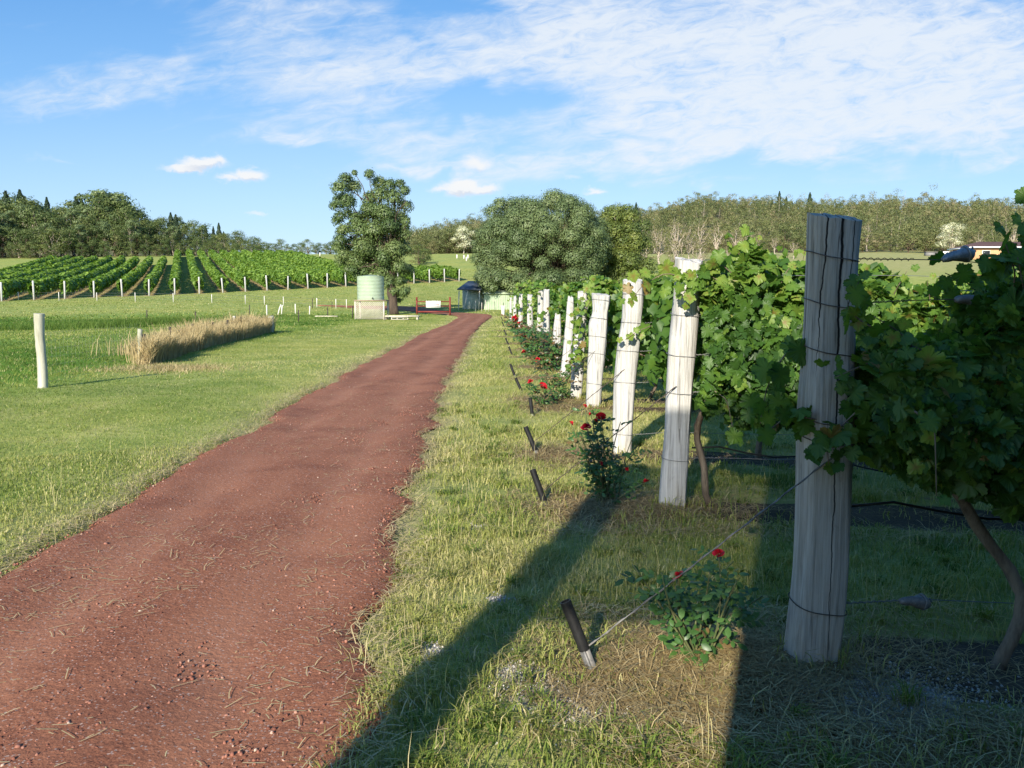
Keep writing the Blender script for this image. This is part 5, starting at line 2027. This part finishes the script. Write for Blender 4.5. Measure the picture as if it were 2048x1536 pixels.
# short wire fence before the shed
root = thing('yard_fence', 'small fence of thin pale and dark sticks in front of the shed', 'fence', (xo, SHY - 3, H1(xo, SHY - 3)))
for q, (x, hh_) in enumerate([(-.05, .95), (.5, .8), (.85, 1.05), (1.1, .7), (1.7, .9), (2.4, .8), (3.2, .85), (4.0, .8)]):
    g = G()
    g.tube([(x, 0, -.1), (x + .06 * math.sin(q * 3), 0, hh_)], .028, 5)
    g.build('fence_stick', M['lattice'] if q < 4 else M['picket'], root)


# ------------------------------------------------------------------ trees
leaf_q = np.array([(-.5, 0, 0), (0, -.16, .05), (.5, 0, 0), (0, .16, .05)], float)
leaf_qf = np.array([(0, 1, 2, 3)])


def clump_leaves(g, C, Rr, count, size, tint0, droop=.25, long=1.0, shell=.55, tjit=.12):
    m = count
    d = rdir(m)
    d[:, 2] = np.where((d[:, 2] < -.35) & (rng.random(m) < .6), -d[:, 2], d[:, 2])
    rr_ = (shell + (1 - shell) * rng.random(m)) * (1 + .10 * rng.normal(size=m))
    pos = np.array(C)[None] + d * np.array(Rr)[None] * rr_[:, None]
    nr_ = d * 1.0 + rng.normal(size=(m, 3)) * .20 + np.array([0, 0, .10])
    tip = rng.normal(size=(m, 3)) + np.array([0, 0, -droop * 3])
    Rm = frames(nr_, tip)
    Rm = Rm[:, :, [1, 0, 2]] * np.array([1, 1, -1])[None, None, :]
    sz = size * (.6 + .8 * rng.random(m))
    sc = np.stack([sz * long, sz * 1.5, sz], 1)
    t = np.clip(tint0 + .05 * d[:, 2] + rng.normal(size=m) * tjit, 0, 1)  # clump tops tinted lighter than undersides: light put into the leaf colour
    scatter(g, leaf_q, leaf_qf, pos, Rm, sc, t)


def limb(g, a, b, r0, r1, sag=.1, seg=6):
    a, b = np.array(a, float), np.array(b, float)
    q = np.linspace(0, 1, 8)
    C = a[None] * (1 - q[:, None]) + b[None] * q[:, None]
    L = np.linalg.norm(b - a)
    C[:, 2] += sag * L * np.sin(q * PI)
    C[1:-1] += rng.normal(size=(6, 3)) * L * .022
    g.tube(C, r0 + (r1 - r0) * q, seg, wob=.15)


def hero_tree(name, label, cat, base, clumps, Y, leafmat, barkmat, trunk_r, fork, dens_, lsize, depth=.9, lean=(0, 0), tvar=.22, extra_trunks=(), long=1.1, fill=False):
    """clumps: (px, py, r_px[, dy]) measured at distance Y"""
    root = thing(name, label, cat, base)
    gl, gb = G(), G()
    k_ = Y / FPX
    f = np.array([lean[0], lean[1], fork])
    gb.tube(np.stack([np.linspace(0, f[0], 8), np.linspace(0, f[1], 8), np.linspace(-.15, fork, 8)], 1), np.linspace(trunk_r * 1.25, trunk_r * .7, 8), 12, wob=.2)
    for et in extra_trunks:
        limb(gb, et[0], et[1], et[2], et[2] * .5, .03, 8)
    more = [(c_[0] + rng.uniform(-.9, .9) * c_[2], c_[1] + rng.uniform(-.9, .9) * c_[2], c_[2] * .8, (rng.random() * 2 - 1) * depth * 1.3) for c_ in clumps if c_[1] > 415 and c_[2] > 13] if fill else []
    for cl in list(clumps) + more:
        px, py, rp = cl[:3]
        dyy = cl[3] if len(cl) > 3 else (rng.random() * 2 - 1) * depth
        c = at(px, py, Y) - np.array(base)
        c[1] = dyy
        r_ = rp * k_
        Rr = np.array([r_, r_, r_ * .9]) * (.9 + .2 * rng.random(3))
        area = 4 * PI * r_ * r_
        t0 = .5 + tvar * rng.normal() * .8
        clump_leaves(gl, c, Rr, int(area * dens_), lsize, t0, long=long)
        if c[2] > fork * .8:
            st_ = f * (.75 + .25 * rng.random())
            limb(gb, st_, c * [1, 1, 1], trunk_r * .28, .02, .08)
    gb.build('trunk', barkmat, root, True)
    gl.build('crown', leafmat, root)
    return root


TY1 = 62.0
base = at(789, 632, TY1)
base[2] = H1(base[0], TY1)
cl1 = [(690, 358, 17), (682, 378, 20), (703, 372, 17), (678, 402, 22), (700, 408, 20), (664, 412, 10), (668, 440, 12), (684, 436, 15), (714, 350, 7),
       (742, 352, 13), (756, 366, 18), (778, 372, 18), (800, 368, 12), (812, 384, 13), (760, 392, 22), (788, 398, 22), (808, 412, 17), (738, 398, 18),
       (742, 424, 24), (770, 430, 26), (798, 438, 22), (814, 446, 11), (718, 438, 20), (724, 462, 24), (752, 464, 28), (784, 468, 26), (808, 470, 16),
       (692, 462, 16), (684, 484, 17), (704, 488, 22), (730, 496, 26), (762, 500, 28), (792, 502, 24), (814, 500, 10), (690, 512, 18), (712, 522, 24), (742, 530, 28),
       (774, 536, 26), (800, 536, 20), (696, 540, 16), (718, 552, 16), (748, 558, 20), (778, 564, 20), (800, 562, 14), (810, 540, 10), (790, 584, 12), (800, 590, 15), (810, 586, 10), (794, 602, 8)]
hero_tree('gum_tree', 'tall ragged dark green tree with a split crown standing behind the water tank', 'tree', base, cl1, TY1, M['gum'], M['dark_bark'], .30, 3.6, 130, .15, 1.0, (-.3, 0), .24, fill=True,
          extra_trunks=[((-.15, .1, -.1), (-.8, .2, 5.5), .22), ((0, 0, 2.5), (-1.7, .1, 8.2), .12), ((0, 0, 3), (.1, .2, 8.5), .16), ((-.2, 0, 3), (-.9, .2, 9), .12)])

TY2 = 82.5
base = at(1105, 612, TY2)
base[2] = H1(base[0], TY2)
cl2 = []
rs = np.random.default_rng(5)
cen = np.array([1090.0, 500.0])
# a dome of overlapping rounded clumps
ND = 74
for q in range(ND):
    zc = 1 - (q + .5) / ND * 1.32
    if zc < -.32:
        break
    rc = math.sqrt(max(0, 1 - zc * zc))
    a = q * 2.39996
    ux, uy = math.cos(a) * rc, math.sin(a) * rc
    if uy > .55:
        continue
    kq = rs.uniform(.82, 1.08)
    cl2.append((cen[0] + ux * 122 * kq, cen[1] + 5 - zc * 100 * kq, 19 + 13 * rs.random(), uy * 4.9 * kq + rs.normal() * .3))
for q in range(24):
    cl2.append((968 + 215 * (q + rs.random()) / 24, 548 + 36 * rs.random(), 17 + 9 * rs.random(), -3.9 + rs.normal() * .8))
for q in range(14):
    cl2.append((990 + 190 * rs.random(), 470 + 60 * rs.random(), 26, 1.0 + rs.normal()))
cl2 += [(964 + 12 * q_, 560 + 9 * (q_ % 3), 13 + 3 * (q_ % 2), -6.2) for q_ in range(10)]
cl2 += [(960, 500, 14, 0), (955, 520, 16, -.5), (965, 470, 18, 0), (950, 488, 10, 0), (1000, 410, 18, 0), (985, 425, 20, 0), (965, 540, 14, -1.5), (975, 565, 12, -2), (1000, 582, 14, -3), (1020, 592, 12, -3.5)]
hero_tree('gum_tree', 'huge rounded grey green tree with a dense domed crown over the shed', 'tree', base, cl2, TY2, M['gum_grey'], M['bark'], .5, 3.0, 80, .17, 1.5, (0, 0), .2,
          extra_trunks=[((0, 0, 1), (-3, -1, 6.5), .25), ((0, 0, 1), (3, -1.5, 7), .25), ((0, 0, 1.5), (.3, -2, 8), .25)])
TY3 = 88.0
base = at(1240, 605, TY3)
base[2] = H1(base[0], TY3)
cl3 = []
for q in range(44):
    a = rs.random() * 2 * PI
    r_ = math.sqrt(rs.random())
    cl3.append((1238 + math.cos(a) * 56 * r_, 474 + math.sin(a) * 52 * r_, 15 + 6 * rs.random(), -1.5 * math.sqrt(max(0, 1 - r_ * r_)) * 1.6 + rs.normal() * .4))
for q in range(22):
    cl3.append((1175 + 125 * rs.random(), 510 + 65 * rs.random(), 15 + 9 * rs.random(), -2 + rs.normal() * 1.0))
hero_tree('gum_tree', 'yellow green gum tree with bare lower limbs right of the domed tree', 'tree', base, cl3, TY3, M['gum_yellow'], M['pale_bark'], .3, 4.0, 40, .21, 1.5, (0, 0), .25,
          extra_trunks=[((0, -1, 2), (-1.6, -1.6, 6), .11), ((.4, -1, 2), (1.9, -1.6, 6.4), .11), ((.2, -1, 2), (.4, -1.7, 6.6), .11)])


# ---- generic trees for the woods
def wood_tree(name, label, cat, kind, group, leafmat, barkmat, seed, hgt_=12.0, nleaf=2600, lsize=.42, t0=.5):
    rs = np.random.default_rng(seed)
    root = thing(name, label, cat, (0, 0, -500), group)
    gl, gb = G(), G()
    if kind == 'cypress':
        gb.tube([(0, 0, -.5), (0, 0, hgt_ * .5), (0, 0, hgt_ * .95)], [.22, .14, .03], 7)
        m = nleaf
        u = rs.random(m) ** .75
        z = hgt_ * (.06 + .94 * u)
        rad_ = hgt_ * .135 * (1 - u) ** .8 * (.75 + .5 * rs.random(m)) * (1 + .25 * np.sin(z * 3.1)) + .12
        a = rs.random(m) * 2 * PI
        pos = np.stack([np.cos(a) * rad_, np.sin(a) * rad_, z], 1)
        nr_ = np.stack([np.cos(a), np.sin(a), .35 + 0 * a], 1) + rs.normal(size=(m, 3)) * .45
        Rm = frames(nr_, np.tile([0, 0, 1.0], (m, 1)) + rs.normal(size=(m, 3)) * .4)
        Rm = Rm[:, :, [1, 0, 2]] * np.array([1, 1, -1])[None, None, :]
        sz = lsize * (.6 + .7 * rs.random(m))
        scatter(gl, leaf_q, leaf_qf, pos, Rm, np.stack([sz * 1.3, sz * 1.8, sz], 1), np.clip(t0 + rs.normal(size=m) * .2, 0, 1))
    else:
        if kind == 'round':
            ncl, zlo, zhi, sp, cr = 14, .26, .90, .27, .155
        elif kind == 'tall':
            ncl, zlo, zhi, sp, cr = 13, .52, .93, .22, .115
        elif kind == 'bushy':
            ncl, zlo, zhi, sp, cr = 14, .12, .86, .30, .17
        else:  # bare
            ncl, zlo, zhi, sp, cr = 12, .45, .95, .24, .10
        tl = np.array([rs.normal() * .05, rs.normal() * .05, zlo * .85]) * hgt_
        gb.tube(np.stack([np.linspace(0, tl[0], 6), np.linspace(0, tl[1], 6), np.linspace(-.5, tl[2], 6)], 1), np.linspace(hgt_ * .022, hgt_ * .014, 6), 7, wob=.2)
        for q in range(ncl):
            u = (q + rs.random()) / ncl
            z = zlo + (zhi - zlo) * u
            wsp = sp * math.sin(PI * (.18 + .70 * u)) ** .8
            a = q * 2.4 + rs.normal() * .5
            rr0 = wsp * (.45 + .6 * rs.random()) if u < .9 else wsp * .3
            c = np.array([math.cos(a) * rr0, math.sin(a) * rr0, z]) * hgt_
            r_ = cr * hgt_ * (.75 + .5 * rs.random())
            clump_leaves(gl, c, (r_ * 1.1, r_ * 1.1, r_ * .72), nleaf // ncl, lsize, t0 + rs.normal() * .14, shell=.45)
            limb(gb, tl * (.7 + .3 * rs.random()), c, hgt_ * (.014 if kind == 'bare' else .009), hgt_ * (.005 if kind == 'bare' else .002), .05, 5)
            if kind == 'bare':
                for w_ in range(3):
                    limb(gb, c * .8 + tl * .2, c + rs.normal(size=3) * hgt_ * .07 + np.array([0, 0, hgt_ * .05]), hgt_ * .0035, hgt_ * .001, .03, 4)
    gb.build('trunk', barkmat, root, True)
    gl.build('crown', leafmat, root)
    return root


GRPL = 'trees of the wood behind the left vineyard'
P_round = [wood_tree('gum_tree', 'x', 'tree', 'round', GRPL, M['wood_leaf'], M['pale_bark'], s_, t0=t_) for s_, t_ in ((1, .55), (2, .75), (3, .4))]
P_tall = [wood_tree('gum_tree', 'x', 'tree', 'tall', GRPL, M['gum_grey'], M['pale_bark'], s_, t0=.5) for s_ in (11, 12)]
P_bush = [wood_tree('gum_tree', 'x', 'tree', 'bushy', GRPL, M['wood_leaf'], M['bark'], s_, t0=t_) for s_, t_ in ((21, .3), (22, .62))]
P_cyp = [wood_tree('cypress_tree', 'x', 'tree', 'cypress', GRPL, M['cypress'], M['bark'], s_, nleaf=1700, lsize=.40) for s_ in (31, 32)]
P_bare = [wood_tree('twiggy_tree', 'x', 'tree', 'bare', GRPL, M['hill_leaf'], M['pale_bark'], s_, nleaf=900, lsize=.34, t0=.85) for s_ in (41, 42)]
P_flow = wood_tree('flowering_tree', 'x', 'tree', 'round', None, M['blossom'], M['pale_bark'], 51, nleaf=3000, lsize=.36, t0=.62)
P_hill = [wood_tree('gum_tree', 'x', 'tree', 'bushy', None, M['hill_leaf'], M['bark'], s_, t0=t_, nleaf=1900, lsize=.5) for s_, t_ in ((61, .45), (62, .65), (63, .3))]
P_hb = [wood_tree('gum_tree', 'x', 'tree', 'bushy', None, M['hill_leaf'], M['bark'], s_, t0=t_, nleaf=1900, lsize=.5) for s_, t_ in ((71, .35), (72, .55))]
used = set()


def plant(src, px, r, hgt_, label, group=None, zoff=-.2, wide=1.0):
    a = math.atan2(px - 1024, FPX)
    x, y = math.sin(a) * r, math.cos(a) * r
    loc = (x, y, H1(x, y) + zoff)
    s_ = hgt_ / 12.0
    sc_ = (s_ * wide * (.9 + .2 * random.random()), s_ * wide * (.9 + .2 * random.random()), s_)
    rz = random.random() * 6.28
    if src.name not in used:
        used.add(src.name)
        src.location, src.rotation_euler, src.scale = loc, (0, 0, rz), sc_
        src['label'] = label
        if group:
            src['group'] = group
        elif 'group' in src:
            del src['group']
        return src
    o = dup(src, loc, rz, sc_, label, group)
    if not group and 'group' in o:
        del o['group']
    return o


ENV_L = [(-120, 392), (0, 394), (60, 388), (130, 402), (190, 398), (225, 380), (262, 386), (300, 416), (350, 430), (390, 440), (420, 452), (460, 460), (500, 464), (530, 482)]


def env_top(env, px):
    return float(np.interp(px, [e[0] for e in env], [e[1] for e in env]))


def top_height(py, px, r):
    a = math.atan2(px - 1024, FPX)
    Y = math.cos(a) * r
    p_ = at(px, py, Y)
    return p_[2] - H1(p_[0], Y)


lab_kind = {'round': 'olive rounded gum', 'bush': 'dark bushy gum', 'tall': 'slender grey gum'}
for rowi, (r_, step, hk) in enumerate([(224, 24, .30), (231, 22, .60), (240, 24, .84), (252, 25, 1.0), (266, 26, 1.02)]):
    px = -110 + rowi * 9
    nth = 0
    place_ = ['low fringe', 'front row', 'second row', 'third row', 'back row'][rowi]
    while px < 524:
        r = r_ + random.uniform(-4, 4)
        hgt_ = top_height(env_top(ENV_L, px) + random.uniform(-6, 14), px, r) * hk * random.uniform(.92, 1.06)
        kd = random.choices(['round', 'bush', 'tall'], [5, 14 if rowi == 0 else 4 if rowi < 3 else 2, 1.5 if rowi else .1])[0]
        src = {'round': P_round, 'bush': P_bush, 'tall': P_tall}[kd]
        plant(random.choice(src), px, r, max(3.5, hgt_), '%s, %s from left in the %s of the left wood' % (lab_kind[kd], WORD[nth], place_), GRPL, wide=1.12)
        nth += 1
        px += step * random.uniform(.75, 1.3)
for cq, (px, pt) in enumerate([(0, 392), (14, 385), (30, 381), (58, 379), (66, 392), (110, 394), (168, 392), (178, 396), (352, 424), (362, 428), (420, 450), (435, 452), (446, 445), (455, 462)]):
    r = random.uniform(255, 272)
    plant(random.choice(P_cyp), px, r, top_height(pt, px, r), 'dark pointed cypress above the left wood, %s from the left' % WORD[cq], GRPL)
for px, pt, lb in [(214, 374, 'tallest pale limbed gum tree standing high above the left wood'), (246, 380, 'second tall airy gum tree just right of the tallest one in the left wood')]:
    plant(P_tall[0], px, 262, top_height(pt, px, 262), lb, None, wide=1.35)
plant(P_round[1], 118, 226, top_height(452, 118, 226), 'spreading gum tree with leaning pale limbs at the front edge of the left wood', None, wide=1.6)

GRPF = 'small far trees on the skyline left of the tall ragged tree'
px = 524
nth = 0
while px < 690:
    r = random.uniform(330, 380)
    pt = random.uniform(472, 496) if px < 640 else random.uniform(468, 486)
    plant(random.choice(P_round + P_bush + P_tall), px, r, max(5, top_height(pt, px, r)), 'small far tree on the skyline left of the ragged tree, %s from the left' % WORD[nth], GRPF, wide=1.25)
    nth += 1
    px += random.uniform(8, 15)
GRPM = 'brown green trees between the ragged tree and the domed tree'
for r_ in (292, 306, 322):
    px = 806 + random.uniform(0, 10)
    nth = 0
    place_ = {292: 'front', 306: 'middle', 322: 'back'}[r_]
    while px < 985:
        r = r_ + random.uniform(-5, 5)
        pt = np.interp(px, [800, 840, 880, 910, 940, 1000], [482, 462, 450, 442, 446, 445]) + random.uniform(0, 22)
        plant(random.choice(P_hill + P_hb), px, r, max(5, top_height(pt, px, r)), 'brown green gum between ragged and domed trees, %s from left, %s line' % (WORD[nth], place_), GRPM, wide=1.15)
        nth += 1
        px += random.uniform(13, 24)
plant(P_flow, 928, 284, top_height(447, 928, 284), 'cream flowering tree left of the domed tree', None, wide=1.1)
plant(P_flow, 1893, 268, top_height(440, 1893, 268), 'cream flowering tree beside the pole on the right hillside', None, wide=1.2)
plant(P_bush[1], 838, 170, 4.6, 'low olive bush right of the ragged tree above the short vine rows', None, wide=1.6)
plant(P_bush[0], 852, 176, 3.6, 'low dark bush beside the olive bush above the short vine rows', None, wide=1.7)

# right-hand hillside: front trees are things, the rest one mass
GRPH = 'trees along the foot of the right hillside'
ENV_R = [(1200, 412), (1290, 420), (1340, 408), (1400, 396), (1480, 392), (1540, 402), (1600, 404), (1700, 400), (1800, 404), (1870, 404), (1930, 412), (2048, 424), (2150, 430)]
for r_, st_ in ((300, 24), (316, 24)):
    px = 1290.0 + random.uniform(0, 20)
    nth = 0
    place_ = 'front' if r_ == 300 else 'second'
    while px < 2110:
        r = r_ + random.uniform(-6, 6)
        plant(random.choice(P_hill + P_hb + P_hill + P_bare), px, r, random.uniform(5, 12), 'brown green gum at the right hillside foot, %s from left, %s line' % (WORD[nth], place_), GRPH, wide=1.2)
        nth += 1
        px += st_ * random.uniform(.8, 1.5)
GRPT = 'twiggy trees before the right hillside'
for tq, (px, r, pt) in enumerate(sorted([(1318, 150, 452), (1345, 165, 436), (1375, 170, 450), (1400, 180, 440), (1430, 190, 446), (1466, 200, 452), (1490, 190, 458), (1345, 120, 478), (1395, 130, 486), (1450, 150, 492), (1500, 170, 478), (1545, 215, 470), (1580, 200, 480), (1290, 135, 470)])):
    src = random.choice(P_bare + P_bare + [P_hb[1]])
    plant(src, px, r, max(4, top_height(pt, px, r)), 'thin twiggy tree before the hillside, %s to the right of the domed tree' % WORD[tq], GRPT, wide=1.25)
for px, pt, lb in [(1549, 381, 'tallest dark cypress on the right ridge'), (1563, 392, 'small cypress right beside the tallest one on the right ridge'), (1609, 384, 'dark cypress on the ridge above the big near post'), (1535, 396, 'small cypress left of the tallest one on the right ridge'),
                   (1268, 405, 'tiny dark pine on the ridge right of the domed tree')]:
    r = 560
    plant(random.choice(P_cyp), px, r, top_height(pt, px, r), lb, None, wide=1.1)

# the wooded hillside as one mass
g = G()
gb = G()
cnt = 0
rs = np.random.default_rng(77)
for q in range(2900):
    px = rs.uniform(800, 2260)
    r = math.sqrt(rs.uniform(322 ** 2, 690 ** 2))
    a = math.atan2(px - 1024, FPX)
    x, y = math.sin(a) * r, math.cos(a) * r
    z = H1(x, y)
    hgt_ = rs.uniform(4.5, 11.5) + (rs.random() < .15) * rs.uniform(1, 4)
    hgt_ *= .62 + .85 * float(fbm(np.array([x / 22]), np.array([y / 22]), 143)[0])
    if rs.random() < .03:
        hgt_ = rs.uniform(11, 15)
    ncl = 4
    t0 = .05 + .85 * float(fbm(np.array([x / 35]), np.array([y / 35]), 141)[0]) + rs.normal() * .17
    for c_ in range(ncl):
        cc_ = (x + rs.normal() * hgt_ * .16, y + rs.normal() * hgt_ * .16, z + hgt_ * (.22 + .60 * c_ / (ncl - 1)))
        rr0 = hgt_ * (.29 - .035 * c_) * rs.uniform(.8, 1.25)
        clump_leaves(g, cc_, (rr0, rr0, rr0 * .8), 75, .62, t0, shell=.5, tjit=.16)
    if rs.random() < .13:
        gb.tube([(x, y, z - .5), (x + rs.normal() * .4, y, z + hgt_ * .5), (x + rs.normal() * .8, y, z + hgt_ * .85)], [.16, .11, .04], 4, cap=False)
o = g.build('hillside_wood', M['hill_leaf'])
tag(o, 'brown green eucalypt wood covering the right hillside', 'wood', kind='stuff')
o2 = gb.build('hillside_trunks', M['pale_bark'], o)
o2['kind'] = 'stuff'

# ------------------------------------------------------------------ far vineyard
GV = 'vine rows of the far vineyard'
FT = None
for kx in range(-3, 22):
    t = kx * FV_DT
    pp = FV_A + (FV_B - FV_A) * t
    L = far_len(t)
    # the row
    g = G()
    m_ = int(L * 85) if L > 20 else int(L * 140)
    s = rng.random(m_) ** (1.25 if L > 20 else 1.0) * L
    ph = rng.random(m_)
    wdt = .43 * (.65 + .6 * vn(s * .8, s * 0 + kx, 151))
    topz = 1.78 + .30 * (vn(s * .9, s * 0 + kx, 153) - .5)
    lo = .62 + .2 * (vn(s * 1.1, s * 0 + kx, 155) - .5)
    a = ph * 2 * PI
    lat = np.cos(a) * wdt
    z = (lo + topz) / 2 + np.sin(a) * (topz - lo) / 2 * (.85 + .3 * rng.random(m_))
    x = pp[0] + RD[0] * (s + .3) + RN[0] * lat
    y = pp[1] + RD[1] * (s + .3) + RN[1] * lat
    zz = H(x, y) + z
    nr_ = np.stack([np.cos(a) * RN[0], np.cos(a) * RN[1], np.sin(a) + .2], 1) + rng.normal(size=(m_, 3)) * .5
    sz = (.20 + .15 * rng.random(m_)) * (1 + s / 160)
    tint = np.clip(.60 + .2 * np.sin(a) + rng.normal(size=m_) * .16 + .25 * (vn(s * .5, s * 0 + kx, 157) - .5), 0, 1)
    root = thing('vine_row', 'long green trellised vine row on the far slope, %s from the left' % WORD[kx + 3], 'vine row', (pp[0], pp[1], H1(*pp)), GV)
    off = np.array(root.location)
    scatter(g, LV2, LF2, np.stack([x, y, zz], 1) - off, frames(nr_, np.tile([0, 0, -1.0], (m_, 1)) + rng.normal(size=(m_, 3)) * .5), sz, tint)
    g.build('foliage', M['vine_far'], root)
    for d in np.arange(1.2, L, 1.8 if L < 20 else 2.6):
        q = pp + RD * d
        if FT is None:
            g = G()
            g.tube([(0, 0, -.1), (.05, 0, .5), (0, 0, .95)], .04, 5)
            FT = g.build('trunk', M['vine_bark'], root)
            tr_o = FT
        else:
            tr_o = FT.copy()
            COL.objects.link(tr_o)
            tr_o.parent = root
        tr_o.location = (q[0] - off[0], q[1] - off[1], H1(*q) - off[2])
    # its end post
    px = 1024 + FPX * pp[0] / pp[1]
    g = G()
    hp = 1.62 + .25 * rng.random()
    lx = rng.normal() * .05
    g.tube([(0, 0, -.1), (lx * .5, 0, hp * .5), (lx, 0, hp)], [.088, .083, .085], 9, wob=.1)
    o = g.build('vineyard_post', M['grey_wood'], None, True, (pp[0], pp[1], H1(*pp)))
    tag(o, 'white end post of the far vineyard, %s from the left' % WORD[kx + 3], 'post', 'white end posts of the far vineyard')

# white guards on the green slope beyond
for q, (px, py) in enumerate([(914, 517), (928, 518), (936, 517), (933, 522), (640, 512)]):
    c = ground(px, py, 60)
    g = G()
    g.tube([(0, 0, -.1), (0, 0, .9)], .16, 7)
    o = g.build('tree_guard', M['white_wood'], None, False, (c[0], c[1], H1(c[0], c[1])))
    tag(o, ['small white tree guard on the green slope, leftmost of four', 'small white tree guard on the green slope, second of four', 'small white tree guard on the green slope, rightmost of four',
            'small white tree guard on the green slope, lowest of four', 'white marker at the far end of the vineyard rows'][q], 'tree guard', 'white guards on the far slope')

# ------------------------------------------------------------------ far right: house, trough, pole
HY = 190.0
a = at(1985, 516, HY)
gz = H1(a[0], HY)
k_ = HY / FPX
zz = a[2] - gz
root = thing('farm_house', 'orange brick farmhouse with a white gutter behind the dark near vine', 'house', (a[0], HY, gz))
g = G()
g.box(-4.5, 14, 0, 9, -1, 2.7)
g.build('wall', M['brick'], root)
g = G()
g.add([(-5.3, -.8, 2.85), (14.8, -.8, 2.85), (14.8, 9.8, 2.85), (-5.3, 9.8, 2.85), (-1, 4.5, 4.3), (11, 4.5, 4.3)], [(0, 1, 5, 4), (1, 2, 5), (2, 3, 4, 5), (3, 0, 4)])
g.build('roof', M['roof_red'], root)
g = G()
g.box(-5.35, 14.85, -.9, -.78, 2.62, 2.9)
g.box(-5.35, -5.2, -.775, 9.8, 2.62, 2.9)
g.build('gutter', M['sign_white'], root)
for x in (-1.5, 3.5, 8.5):
    g = G()
    g.box(x - .9, x + .9, -.05, -.005, .9, 2.1)
    wd = g.build('window', M['sign_white'], root)
    g = G()
    g.box(x - .8, x + .8, -.07, -.055, 1.0, 2.0)
    g.build('pane', M['dark_glass'], wd)
c = ground(1875, 512, 60)
c[2] = H1(c[0], c[1])
k_ = c[1] / FPX
root = thing('water_trough', 'long pale concrete trough on the right hillside field', 'trough', c)
g = G()
g.box(-22 * k_, 10 * k_, 0, 1.2, -.2, 7.5 * k_)
g.box(-22 * k_ - .1, 10 * k_ + .1, -.1, 1.3, 7.5 * k_, 8.5 * k_)
g.build('trough_body', M['stake'], root)
g = G()
g.box(11 * k_, 22 * k_, -.1, 1.4, -.2, 9 * k_)
g.build('trough_cover', M['sign_white'], root)
c = ground(1899, 505, 60)
c[2] = H1(c[0], c[1])
g = G()
g.tube([(0, 0, -.3), (.1, 0, 3), (.25, 0, (505 - 448) / FPX * c[1])], [.20, .18, .15], 8)
g.box(-.7, 1.2, -.06, .06, (505 - 452) / FPX * c[1], (505 - 451) / FPX * c[1])
o = g.build('power_pole', M['white_wood'], None, False, c)
tag(o, 'pale timber pole beside the cream flowering tree on the right', 'pole')
c = ground(1833, 498, 60)
g = G()
g.tube([(0, 0, -.3), (0, 0, 1.9)], .16, 7)
o = g.build('marker_post', M['white_wood'], None, False, (c[0], c[1], H1(c[0], c[1])))
tag(o, 'small white post on the right hillside field left of the trough', 'post')

# ------------------------------------------------------------------ tall open-fronted shed behind the photographer (its shadow falls over the corner)
root = thing('timber_shed', 'tall timber shed with an open end bay, beside the start of the drive', 'shed', (0, -1.2, 0))
g = G()
g.box(-.61, 13, -.08, 0, -.2, 4.2)
g.box(12.92, 13, -5, -.08, -.2, 4.2)
g.build('wall', M['timber'], root)
g = G()
zs_ = 2.47
while zs_ < 4.2:
    g.box(-1.668, -.612, -.037, -.031, zs_, zs_ + .0232)
    zs_ += .034
g.build('half_shade_slats', M['timber'], root)  # unseen slats, added and spaced so the shadow below stays half lit
g = G()
g.box(-1.90, -1.67, -.15, .04, -.2, 4.2)
g.build('post', M['timber'], root)
